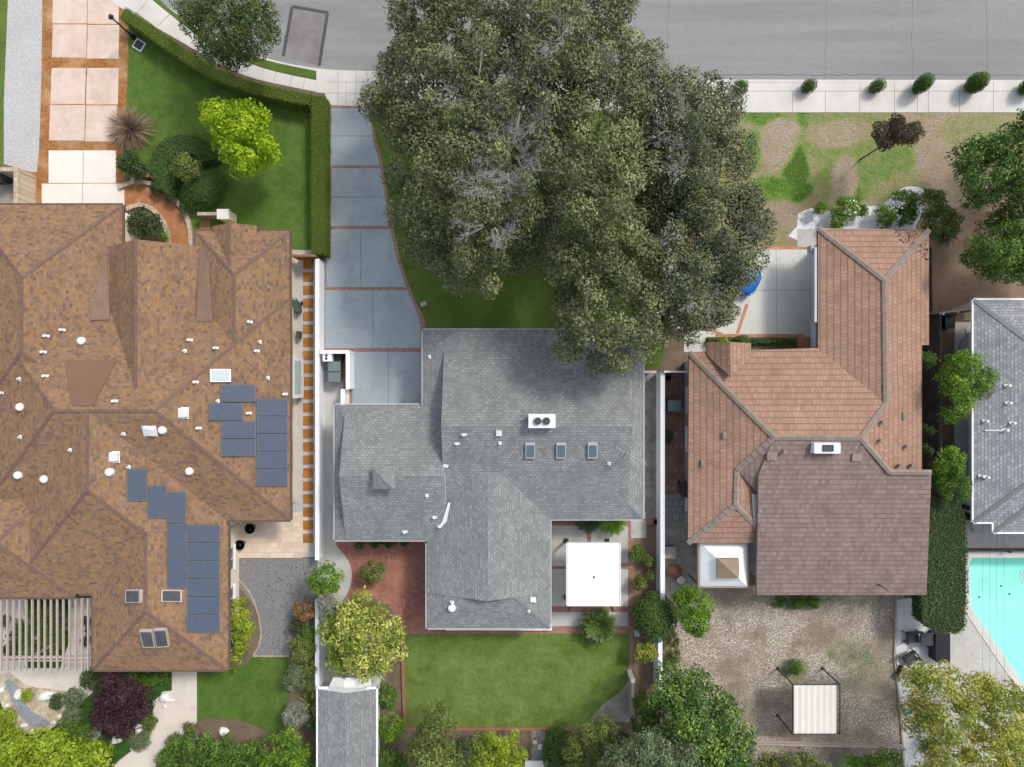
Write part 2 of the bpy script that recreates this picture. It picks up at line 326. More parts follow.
MT['tan_border'] = noisy('tan_valance', [(.36,.25,.2),(.42,.3,.245)], 1.5, 30, .4, .85, .2)
MT['teal'] = plain('teal_plastic', (.02,.2,.28), .5)
MT['blue'] = plain('blue_paint', (.02,.16,.5), .25)
MT['copper'] = plain('copper_bowl', (.2,.09,.06), .6, var=.2)
MT['glass'] = glassy('window_glass', (.05,.07,.09)); MT['sky_glass'] = glassy('skylight_glass', (.1,.14,.16), .2)
MT['frost'] = glassy('frosted_pane', (.42,.48,.48), .3)
MT['solder'] = noisy('membrane_smoke', [(.035,.037,.04),(.1,.1,.1)], 2, 30, .3, .3, .1)
# solar cell blue with its fine bus lines
m, t, b = newmat('solar_cells'); co = t.nodes.new('ShaderNodeTexCoord').outputs['Object']
br = N(t, 'ShaderNodeTexBrick', **{'Scale': 1.0, 'Brick Width': .16, 'Row Height': .16, 'Mortar Size': .006, 'offset': 0.0})
t.links.new(co, br.inputs['Vector']); br.inputs['Color1'].default_value = (.054,.071,.102,1); br.inputs['Color2'].default_value = (.063,.082,.114,1); br.inputs['Mortar'].default_value = (.08,.1,.135,1)
t.links.new(br.outputs['Color'], b.inputs['Base Color'])
b.inputs['Roughness'].default_value = .18; b.inputs['Specular IOR Level'].default_value = .6; MT['solar'] = m
# pool water
m, t, b = newmat('pool_water'); b.inputs['Base Color'].default_value = (.6,.97,1,1); b.inputs['Roughness'].default_value = .03; b.inputs['IOR'].default_value = 1.33
tb = t.nodes.new('ShaderNodeBsdfTransparent'); tb.inputs[0].default_value = (.8,.975,.945,1); mx = t.nodes.new('ShaderNodeMixShader'); lw = t.nodes.new('ShaderNodeFresnel')
lw.inputs[0].default_value = 1.33; gl = t.nodes.new('ShaderNodeBsdfGlossy'); gl.inputs['Roughness'].default_value = .04
bp = t.nodes.new('ShaderNodeBump'); bp.inputs['Strength'].default_value = .3; bp.inputs['Distance'].default_value = .02
t.links.new(noise(t, 3, 2), bp.inputs['Height']); t.links.new(bp.outputs[0], gl.inputs['Normal'])
t.links.new(lw.outputs[0], mx.inputs[0]); t.links.new(tb.outputs[0], mx.inputs[1]); t.links.new(gl.outputs[0], mx.inputs[2])
t.links.new(mx.outputs[0], t.nodes['Material Output'].inputs[0]); MT['water'] = m
MT['pool'] = noisy('pool_plaster', [(.4,.8,.72),(.6,.9,.82)], .25, 8, .2, .7, 0)
LM = {
 'oak': leafmat('oak_leaf', [(.075,.086,.038),(.13,.146,.062),(.195,.214,.09),(.32,.335,.155)], .12),
 'oak_dark': leafmat('dark_oak_leaf', [(.066,.08,.038),(.115,.134,.062),(.175,.196,.095),(.28,.3,.155)], .12),
 'elm': leafmat('street_tree_leaf', [(.035,.06,.016),(.07,.11,.026),(.14,.19,.05)], .15),
 'lime': leafmat('lime_leaf', [(.19,.31,.01),(.32,.47,.015),(.5,.62,.03)], .3),
 'lime2': leafmat('yellow_green_leaf', [(.17,.25,.02),(.3,.4,.03),(.45,.54,.05)], .3),
 'green': leafmat('green_leaf', [(.045,.1,.014),(.095,.18,.025),(.17,.29,.045)], .18),
 'bright': leafmat('bright_green_leaf', [(.06,.14,.01),(.13,.25,.02),(.25,.4,.04)], .18),
 'dark': leafmat('dark_green_leaf', [(.035,.06,.02),(.07,.11,.035),(.12,.17,.06)]),
 'deep': leafmat('glossy_green_leaf', [(.03,.07,.013),(.065,.14,.022),(.13,.23,.04),(.32,.42,.07)], .15, .45),
 'olive': leafmat('olive_leaf', [(.07,.095,.02),(.14,.18,.04),(.26,.31,.08)], .18),
 'varieg': leafmat('variegated_leaf', [(.08,.13,.012),(.2,.27,.03),(.42,.45,.08),(.68,.66,.24)], .18),
 'purple': leafmat('purple_leaf', [(.03,.012,.02),(.06,.026,.036),(.11,.052,.06)]),
 'bronze': leafmat('bronze_leaf', [(.05,.04,.025),(.09,.07,.04),(.14,.11,.065)]),
 'red': leafmat('red_grass', [(.17,.1,.065),(.28,.18,.12),(.42,.33,.24)]),
 'silver': leafmat('silver_leaf', [(.09,.13,.055),(.16,.21,.1),(.28,.34,.19)]),
 'grey': leafmat('grey_leaf', [(.2,.2,.15),(.3,.31,.23),(.42,.43,.34)]),
 'orange': leafmat('rusty_leaf', [(.2,.11,.05),(.3,.18,.08),(.4,.28,.14)]),
 'yellow': leafmat('yellowing_leaf', [(.13,.17,.02),(.28,.33,.045),(.45,.47,.09),(.6,.42,.12)], .3),
 'hedge': leafmat('clipped_hedge_leaf', [(.095,.145,.014),(.13,.185,.018),(.175,.23,.03)]),
 'box': leafmat('boxwood_leaf', [(.05,.1,.02),(.085,.15,.03),(.13,.21,.045)]),
 'cycad': leafmat('cycad_leaf', [(.035,.07,.012),(.07,.12,.02),(.14,.2,.05)], .15, .4),
}
# ---------------------------------------------------------------- ground sheets
SHN = [0]
def sheet(name, pts, layer, mat, z0=None, kind='structure'):
    SHN[0] += 1; z = .004*layer+.00005*SHN[0]; b = MB(); b.prism([P(x, y, 0) for x, y in pts], z-.03 if z0 is None else z0, z)
    o = b.build(name, MT[mat] if isinstance(mat, str) else mat); o['kind'] = kind; return o
def rect(a, b, c, d): return [(a,b),(c,b),(c,d),(a,d)]
def strips(name, rects, layer, mat):
    SHN[0] += 1; z = .004*layer+.00005*SHN[0]; mb = MB()
    for q in rects:
        z += .00006
        pts = rect(*q) if not hasattr(q[0], '__len__') else q
        mb.prism([P(x, y, 0) for x, y in pts], z-.02, z)
    o = mb.build(name, MT[mat]); o['kind'] = 'structure'; return o
def band(pts, wd):
    pts = [Vector(p) for p in pts]; L = []; Rr = []
    for i, p in enumerate(pts):
        t = (pts[min(i+1, len(pts)-1)]-pts[max(i-1, 0)]).normalized(); n = Vector((-t.y, t.x))*wd/2
        L.append(tuple(p+n)); Rr.append(tuple(p-n))
    return L+Rr[::-1]
def smooth(pts, n=6):
    o = []
    for i in range(len(pts)-1):
        p0, p1, p2, p3 = [Vector(pts[max(0, min(len(pts)-1, i+k))]) for k in (-1, 0, 1, 2)]
        for j in range(n):
            t = j/n; o.append(tuple(.5*((2*p1)+(p2-p0)*t+(2*p0-5*p1+4*p2-p3)*t*t+(3*p1-p0-3*p2+p3)*t**3)))
    o.append(tuple(pts[-1])); return o
base = MB(); base.box(-900, -900, -2.6, 900, 900, -2.2); o = base.build('terrain', MT['soil_bare']); o['kind'] = 'structure'
kerb = smooth([(-9000,-5200),(-2400,-1500),(-260,-290),(20,-100),(110,-33),(168,7),(205,31),(256,55),(318,68.5),(390,71.5),(520,75.5),(640,78.5),(740,79.5),(1024,80),(1500,80),(4000,82),(9000,85)], 5)
road = MB(); far = [(9000,-120),(1500,-120),(1000,-120),(700,-122),(480,-128),(330,-145),(200,-190),(-100,-420),(-2400,-1700),(-9000,-5500)]
road.prism([P(x, y) for x, y in kerb+far], -.4, -.126); o = road.build('road', MT['asphalt']); o['kind'] = 'structure'
poolp = [(968.5,563),(972,557.5),(1290,557.5),(1290,790),(1110,790),(1024,684),(1000,650),(985,628),(970,607)]
g = MB(); gp = [P(x, y) for x, y in kerb+[(9000,9000),(-9000,9000)]]; hp = [P(x, y) for x, y in poolp]; allp = gp+hp; n = len(g.v)
g.v += [tuple(p) for p in allp]
for t_ in tessellate_polygon([gp, hp]):
    if (allp[t_[1]]-allp[t_[0]]).cross(allp[t_[2]]-allp[t_[0]]).z < 0: t_ = t_[::-1]
    g.f.append(tuple(t_)); g.m.append(0)
o = g.build('ground', MT['soil']); o['kind'] = 'structure'
g = MB(); g.prism([P(x, y) for x, y in far[::-1]+[(9000,-9000),(-9000,-9000)]], -.3, 0); o = g.build('far_verge', MT['lawn_c']); o['kind'] = 'structure'
k2 = [(x, y+2.6) for x, y in kerb]; o = sheet('kerb', kerb+k2[::-1], 4, 'concrete', z0=-.4)
def roadmark(name, pts, mat, z=-.121):
    b = MB(); b.prism([P(x, y) for x, y in pts], -.14, z); o = b.build(name, MT[mat]); o['kind'] = 'structure'; return o
q = [(291.5,5.5),(327,11.5),(318.5,65),(282.5,55)]
roadmark('road_patch', q, 'asphalt_old', -.122)
b = MB()
for i in range(4):
    if i == 2: continue
    b.prism([P(*x) for x in band([q[i], q[(i+1) % 4]], 3.2)], -.14, -.118-.001*i)
o = b.build('road_patch_seal', MT['tar']); o['kind'] = 'structure'
b = MB()
for x0 in (828, 914, 990, 560, 668):
    pts = []; x = x0; r_ = random.Random(x0)
    for yy in range(-60, 79, 6): pts.append((x, yy)); x += r_.uniform(-.8, .8)
    b.prism([P(*p) for p in band(pts, .28)], -.14, -.1215)
pts = [(x, 74+random.uniform(-.7,.7)) for x in range(700, 1100, 7)]; b.prism([P(*p) for p in band(pts, .6)], -.14, -.1205)
o = b.build('road_crack', MT['crack']); o['kind'] = 'structure'
# drain stain-free gutter sheet and pavements
sheet('pavement', [(390,74),(520,78),(640,81),(720,82.5),(1100,82.6),(1100,112.5),(720,112.5),(520,110),(365,106)], 5, 'concrete')
strips('pavement_joint', [(738,91,1100,91.5)]+[(x,91.5,x+.5,112.5) for x in (792,825,859,894,917,928,959,993,1040)]+[(x,83,x+.4,91) for x in (860,894,928,993)], 6, 'joint')
sheet('apron', [(316.5,71),(388,74),(388,107),(366,107),(327,105),(325,93.5),(316.5,92.5)], 6, 'concrete')
strips('apron_joint', [(327,82,385,82.4),(322,93,385,93.4),(338,71,338.4,105),(346,82,346.4,105),(356,71,356.4,106),(367,71,367.4,106)], 7, 'joint')
sheet('pavement', smooth([(60,-72),(110,-38),(150,-2),(185,26),(215,47),(262,68),(317,80.5)], 4)+[(327,94)]+smooth([(327,94),(256,79),(215,62),(185,44),(150,24),(118,6),(80,-25),(40,-50)], 4)[1:], 5, 'concrete')
strips('pavement_joint', [band(q_, .4) for q_ in ([(276,72),(274,82)],[(292,75.5),(290,86)],[(305,78.5),(303,89)],[(150,-2),(136,15)],[(170,14),(157,27)],[(240,59),(236,71)])], 7, 'joint')
sheet('verge', smooth([(60,-88),(120,-48),(158,-2),(185,20),(215,40),(262,59),(316,71)], 4)+[(317,79.5)]+smooth([(317,79.5),(262,67),(215,46),(185,25),(150,-3),(110,-40),(60,-74)], 4)[1:], 5, 'lawn_c')
# left property front
sheet('gravel_strip', [(9,-60),(43,-60),(41.5,80),(39,150),(37,172),(31,172),(4,164),(4,100),(8,0)], 2, 'gravel_grey')
sheet('lawn', [(-200,-60),(9,-60),(8,0),(4,100),(3,164),(-200,164)], 1, 'lawn_c')
sheet('driveway', [(43,-60),(60,-60),(118,-8),(122,7),(129,18),(129,60),(128,105),(125,183),(125,215),(30,215),(31,172),(37,172),(39,150),(41.5,80)], 2, 'brick_brown')
pan = [(53.5,-40,88,23.5),(88.6,-40,119.8,23.9),(53,24.5,87.2,57.5),(88,24.9,119.6,58.6),(51.5,68,86,104),(87,68,119,104.5),(50,105,85.5,140.5),(86.2,105.5,117,141.5)]
strips('driveway_panel', [[(a+(.3 if b_ > 50 else 0), b_),(c,b_),(c-1.2,d),(a-1,d)] for a,b_,c,d in pan], 3, 'panel_cream')
strips('driveway_panel', [(48.8,150.5,83,183),(83.6,150.5,116,183),(42,183.7,82.5,215),(83,183.7,124.5,215)], 4, 'panel_white')
sheet('front_lawn', [(129,18)]+smooth([(129,18),(160,42),(190,60),(250,85),(310,103)], 4)[1:]+[(313,260),(200,260),(180,200),(130,180),(125,160)], 2, 'lawn_a')
sheet('planting_bed', [(119,112),(136,108),(150,130),(165,135),(200,150),(215,190),(225,215),(225,245),(118,250),(120,190)], 1.5, 'soil')
pth = smooth([(124,199),(140,194),(158,199),(172,213),(179,228),(181,250)], 5)
sheet('garden_path', band(pth, 19), 4, 'path_brown')
for nm, off in (('edge', 11.5), ('edge', -11.5)):
    pp = [Vector(p) for p in pth]; q2 = []
    for i, p in enumerate(pp):
        t_ = (pp[min(i+1, len(pp)-1)]-pp[max(i-1, 0)]).normalized(); q2.append(tuple(p+Vector((-t_.y, t_.x))*off))
    b = MB(); b.prism([P(x, y) for x, y in band(q2, 4)], 0, .22)
    tag(b.build('stone_edging', MT['stone_edge']), 'tan stone kerb along the %s side of the curved brown garden path' % ('inner' if off > 0 else 'outer'), 'edging', 'path edgings')
# side strip of the left house
sheet('gravel_strip', [(286,250),(316,250),(318,557),(292,557)], 2, 'gravel_grey')
sheet('patio', [(228,512),(308,512),(308,548),(302,558),(228,558)], 3, 'paver_cream')
sheet('gravel_court', [(228,558.5)]+[(318,558.5),(316,600),(296,610),(290,655),(254,656)]+smooth([(254,656),(261,640),(256,610),(238,586),(230,575)], 4)[1:], 4, 'gravel_dark')
strips('court_edging', [band(smooth([(236,576),(248,590),(256,606),(261,630),(259,645),(253,656)], 4), 1.4), band([(253,656),(289,656)], 1.4)], 6, 'stone_edge')
sheet('side_lawn', [(195,672),(240,668),(253,656.5),(288,657),(290,690),(283,726),(275,735)]+smooth([(275,735),(245,722),(215,718),(197,720)], 4)[1:], 3, 'lawn_a')
sheet('walk', [(172,670),(197,670),(197,722),(183,735),(160,752),(148,790),(92,790),(120,760),(143,742),(153,725),(153,700),(172,690)], 4, 'decomposed')
sheet('planting_bed', [(197,720),(215,718),(245,722),(275,735),(318,690),(318,790),(148,790),(160,752),(183,735)], 2, 'soil')
sheet('planting_bed', [(260,560),(300,600),(288,656),(283,730),(318,740),(318,600)], 2, 'soil')
sheet('garden_ground', [(-150,600),(100,600),(172,672),(172,690),(153,702),(153,727),(143,742),(118,760),(90,790),(-150,790)], 2, 'moss')
sheet('garden_walk', [(-60,668),(92,668),(93,692),(78,705),(60,700),(40,712),(15,700),(-60,698)], 4, 'decomposed')
sheet('garden_walk', [(-60,598),(26,598),(34,620),(24,668),(-60,668)], 3, 'decomposed')
sheet('garden_walk', [(68,598),(92,598),(92,668),(60,668),(70,640)], 3, 'decomposed')
sheet('dry_creek', smooth([(4,682),(12,700),(20,715),(34,728),(50,724),(46,718),(34,712),(24,700),(20,688),(10,678)], 4), 6, 'gravel_blue')
sheet('gravel_bed', smooth([(-5,676),(0,700),(12,724),(30,734),(52,728),(70,712),(78,700),(60,690),(30,686),(10,672)], 4), 5, 'garden_gravel')
# centre property
sheet('driveway', [(326,105),(366,107),(374,130),(382,160),(387,190),(392,222),(401,262),(413,296),(425,320),(425,410),(336,410),(336,350),(323,350),(323,250),(326,180)], 2, 'brick_red')
def dl(y):   # right edge of the blue-grey panels
    ks = [(105,369),(140,373),(165,380),(190,384),(229,390),(260,397),(287,406),(310,416),(325,420.5),(420,421)]
    return float(np.interp(y, [k[0] for k in ks], [k[1] for k in ks]))
def dpan(x0, x1, y0, y1, right):
    if not right: return [(x0,y0),(x1,y0),(x1,y1),(x0,y1)]
    ys = np.linspace(y0, y1, 6); return [(x0,y0)]+[(dl(y), y) for y in ys]+[(x0,y1)]
strips('driveway_panel', [dpan(327,0,108.5,135.7,1), dpan(327,0,136.3,165.5,1), dpan(327,0,168.3,196.8,1), dpan(327,0,197.4,226,1),
  dpan(326.5,360.8,229.3,287,0), dpan(361.3,0,229.3,287,1), dpan(325.5,372.8,290.2,348,0), dpan(373.3,0,290.2,348,1), dpan(352.5,388.2,352,408,0), dpan(388.7,0,352,408,1)], 3, 'drive_blue')
strips('driveway_joint', [(327,135.6,372.5,136.4),(327,196.7,385.5,197.5),(360.7,229.3,361.4,287),(372.7,290.2,373.4,348),(388.1,352,388.8,408)], 4, 'joint_dark')
sheet('side_path', [(323,350),(340,350),(345,405),(345,560),(323,560)], 3, 'concrete_grey')
sheet('front_lawn', [(366,107),(560,112),(740,112.8),(740,118),(700,200),(660,368),(640,368),(640,345),(424,345),(426,320),(413,296),(401,262),(392,222),(387,190),(382,160),(374,130)], 1, 'lawn_c')
sheet('walk', [(645,112),(690,112),(680,330),(662,330),(655,200)], 3, 'concrete_grey')
sheet('brick_patio', [(336,540),(430,540),(430,628),(640,628),(640,633),(402,634),(398,618),(388,604),(372,598),(352,600),(340,600)], 3, 'brick_patio')
sheet('garden_path', smooth([(336,545),(348,560),(352,575),(349,590),(340,605),(322,625)], 4)+[(318,625),(318,540),(336,540)], 5, 'concrete_grey')
sheet('back_lawn', [(403,634),(629,633),(630,680),(622,692),(608,700),(595,712),(588,727),(404,727)], 2, 'lawn_b')
b_ = MB(); b_.prism([P(x, y) for x, y in [(401,640),(404,640),(407,727),(403.5,727)]], 0, .15); tag(b_.build('timber_edging', MT['wood']), 'red timber edging along the left side of the back lawn', 'edging')
b_ = MB(); b_.prism([P(x, y) for x, y in [(404,726.5),(572,726.5),(572,729.5),(404,729.5)]], 0, .13); tag(b_.build('timber_edging', MT['wood']), 'reddish timber edging along the bottom of the back lawn', 'edging')
sheet('patio_brick_border', [(549,518),(660,518),(660,524),(634,524),(633,700),(629,700),(629,633),(549,633)], 3, 'brick_red')
strips('patio_slab', [(552,525.5,587,566),(591,525.5,628,563),(552,569,566,606),(566,569,628,606),(552,612,628,626),(631,520,646,538),(634,512,646,518.5)], 5, 'concrete_grey')
strips('patio_brick_band', [(552,609,628,611.5),(587.5,524,590.6,566),(552,566,628,568.6),(566,543,568.5,606)], 6, 'brick_red')
sheet('side_yard', [(643,372),(658,372),(660,520),(643,520)], 2, 'concrete_dirty_shaded')
sheet('garden_bed', [(634,539),(660,524),(662,690),(640,700),(634,690)], 2, 'soil_bare')
sheet('garden_slab', [(630,676)]+smooth([(630,676),(622,690),(606,702),(595,712)], 3)[1:]+[(590,722),(634,722),(634,676)], 4, 'concrete_dirty_shaded')  # darker dirty concrete puts the path's partial shade into its colour
sheet('planting_bed', [(372,690),(402,640),(404,727),(590,727),(640,720),(640,790),(372,790)], 1, 'soil')
sheet('garden_path', [(532,727),(545,727),(546,790),(530,790)], 3, 'concrete_dirty_shaded')
sheet('side_yard', [(318,625),(345,600),(402,640),(375,692),(318,692)], 2, 'concrete_grey')
# right property: two yards with an attribute grid for what grows where
def fbm(x, y, s, seed):
    r_ = np.random.default_rng(seed); out = np.zeros_like(x); amp = 1
    for o_ in range(5):
        for _ in range(4):
            a = r_.uniform(0, 2*np.pi); k = s*2**o_*r_.uniform(.7, 1.3); out += amp*np.sin(k*(x*np.cos(a)+y*np.sin(a))+r_.uniform(0, 6.3))*.25
        amp *= .6
    return out
def yard(name, x0, y0, x1, y1, z, mat, basev, blobs, step=.12, seed=1):
    a = P(x0, y1); c = P(x1, y0); nx = int((c.x-a.x)/step); ny = int((c.y-a.y)/step)
    X, Y = np.meshgrid(np.linspace(a.x, c.x, nx), np.linspace(a.y, c.y, ny)); px = X*SC+512; py = 383.5-Y*SC
    G = np.full_like(X, basev)+fbm(X, Y, .8, seed)*.12
    for bx, by, rx, ry, v in blobs:
        d = np.sqrt(((px-bx)/rx)**2+((py-by)/ry)**2)+fbm(X, Y, 2.2, int(bx))*.18
        k = np.clip(1.25-d, 0, .5)*2; G += (v-G)*np.clip(k, 0, 1)
    Z = np.full_like(X, z)+fbm(X, Y, 1.5, seed+3)*.001
    me = bpy.data.meshes.new(name); idx = np.arange(nx*ny).reshape(ny, nx)
    f = np.stack([idx[:-1,:-1], idx[:-1,1:], idx[1:,1:], idx[1:,:-1]], -1).reshape(-1, 4)
    me.from_pydata(np.stack([X, Y, Z], -1).reshape(-1, 3).tolist(), [], f.tolist())
    at = me.attributes.new('g', 'FLOAT', 'POINT'); at.data.foreach_set('value', G.reshape(-1).astype(np.float32))
    me.materials.append(MT[mat]); o = link(name, me); o['kind'] = 'structure'; return o
yard('front_yard', 700, 112.8, 1100, 320, .006, 'yard_front', .4, [(796,172,13,24,1.15),(803,120,7,16,.9),(800,190,14,10,1.1),(850,194,12,13,1.1),
   (770,190,26,14,.8),(765,118,24,8,.8),(752,150,10,22,.75),(880,165,40,30,.68),(850,150,30,18,.62),(855,118,60,6,.55),(830,160,16,30,.6),(845,180,12,24,.1),
   (778,145,16,24,.15),(785,128,16,8,.02),(838,134,36,12,.25),(940,150,22,40,.1),(950,220,40,60,.02),(980,130,40,16,.5),(780,215,26,14,.1),(1010,240,60,80,.03),(900,190,30,16,.5),(905,118,14,6,.2)], seed=4)
sheet('bare_yard', [(929,225),(950,215),(975,190),(1100,180),(1100,300),(974,300),(946,312),(929,312)], 3, 'soil_bare')
sheet('white_gravel_bed', smooth([(798,214),(812,208),(835,212),(860,207),(880,205),(893,196),(905,187),(922,189),(925,205),(915,228),(915,240),(797,240),(797,226),(798,214)], 3), 4, 'gravel_white')
sheet('entry_slab', rect(797,229,822,247), 5, 'concrete_grey')
sheet('driveway', [(735,248),(818,248),(818,340),(818,352),(684,352),(684,331),(715,331),(735,300)], 3, 'court')
strips('court_brick_band', [(735,246,822,249.5),(715,334,804,337)], 4, 'brick_orange')
strips('court_brick_band', [band([(747,304),(737,334)], 3.4), band([(712,330),(722,334.5)], 3)], 5, 'brick_orange')
strips('court_joint', [(745,290,818,290.5),(776,249.5,776.4,334)], 4, 'joint')
sheet('planting_bed', rect(706,337,797,350), 5, 'soil')
sheet('porch_floor', rect(797,337,818,352), 6, 'brick_orange')
sheet('side_patio', rect(660,374,692,494), 3, 'tile_patio')
sheet('side_patio', rect(660,494.2,692,520), 3, 'tile_grey')
sheet('side_patio', rect(660,520.2,704,600), 2, 'concrete_dirty_shaded')
yard('back_yard', 660, 585, 905, 800, .006, 'yard_back', .12, [(790,602,26,8,.8),(800,598,60,5,.6),(850,655,26,16,.6),(870,670,20,12,.55),(795,670,16,12,.65),(845,690,24,14,.45),(780,640,10,10,.3),(890,620,24,26,.12),(700,600,14,14,.4),(850,720,50,30,.3)], seed=9)
sheet('white_gravel_bed', [(896,600),(922,596),(940,640),(935,700),(925,790),(905,790),(900,720),(896,650)], 4, 'gravel_white')
b_ = MB(); b_.prism([P(x, y) for x, y in band([(895.5,600),(894,660),(899,700),(905,790)], 1.6)], 0, .1); tag(b_.build('metal_edging', MT['wood_grey']), 'thin edging between dirt back yard and white gravel bed', 'edging')
sheet('side_yard', rect(918,312,964,600), 1, 'soil')
sheet('side_path', [(955,322),(978,322),(978,550),(958,550),(953,400)], 3, 'concrete_grey')
# pool: the deck is a ring of polygons round the basin
cop = [(962.5,560),(968,551.5),(1300,551.5),(1300,800),(1105,800),(1018,690),(994,655),(979,633),(963.5,610)]
sheet('pool_deck', [(958,524),(1300,524),(1300,551.5),(968,551.5),(962.5,560),(963.5,610),(979,633),(994,655),(1018,690),(1105,800),(924,800),(934,690),(946,640)], 5, 'concrete_grey')
b = MB(); n = len(poolp)
for i in range(n):
    j = (i+1) % n; a, c, d, e = [P(*x) for x in (poolp[i], poolp[j], cop[j], cop[i])]
    b.poly([(a.x,a.y,.05),(c.x,c.y,.05),(d.x,d.y,.05),(e.x,e.y,.05)][::-1]); b.poly([(a.x,a.y,-.12),(c.x,c.y,-.12),(c.x,c.y,.05),(a.x,a.y,.05)]); b.poly([(d.x,d.y,.0),(e.x,e.y,.0),(e.x,e.y,.05),(d.x,d.y,.05)])
pool = thing('swimming_pool', 'turquoise swimming pool with angled pale coping behind the grey house', 'pool', P(1040,620))
b.build('coping', MT['concrete'], pool)
b = MB(); zb = -1.5
for i in range(n):
    j = (i+1) % n; a, c = P(*poolp[i]), P(*poolp[j]); b.poly([(a.x,a.y,-.12),(c.x,c.y,-.12),(c.x,c.y,zb),(a.x,a.y,zb)])
for t_ in tessellate_polygon([[P(*x) for x in poolp]]):
    q = [P(*poolp[k]) for k in t_]; q = q if (q[1]-q[0]).cross(q[2]-q[0]).z > 0 else q[::-1]; b.poly([(p.x,p.y,zb) for p in q])
b.build('basin', MT['pool'], pool)
b = MB()
for t_ in tessellate_polygon([[P(*x) for x in poolp]]):
    q = [P(*poolp[k]) for k in t_]; q = q if (q[1]-q[0]).cross(q[2]-q[0]).z > 0 else q[::-1]; b.poly([(p.x,p.y,-.1) for p in q])
b.build('water', MT['water'], pool)
b = MB()
for x in (1021.5,): b.tube([P(x,570,.05), P(x-1.5,573,.4), P(x-1,580,.5), P(x+1,584,-.1)], .03, 8)
b.tube([P(1024.5,570,.05), P(1023,573,.4), P(1023.5,580,.5), P(1025.5,584,-.1)], .03, 8); b.build('handrail', MT['white_metal'], pool, True)
for x, y in ((979,597),(1001,586),(1009.5,594)): c_ = P(x, y, -.09); b = MB(); b.cyl(c_.x, c_.y, -.12, -.06, .05, n=12); b.build('float', MT['charcoal'], pool)
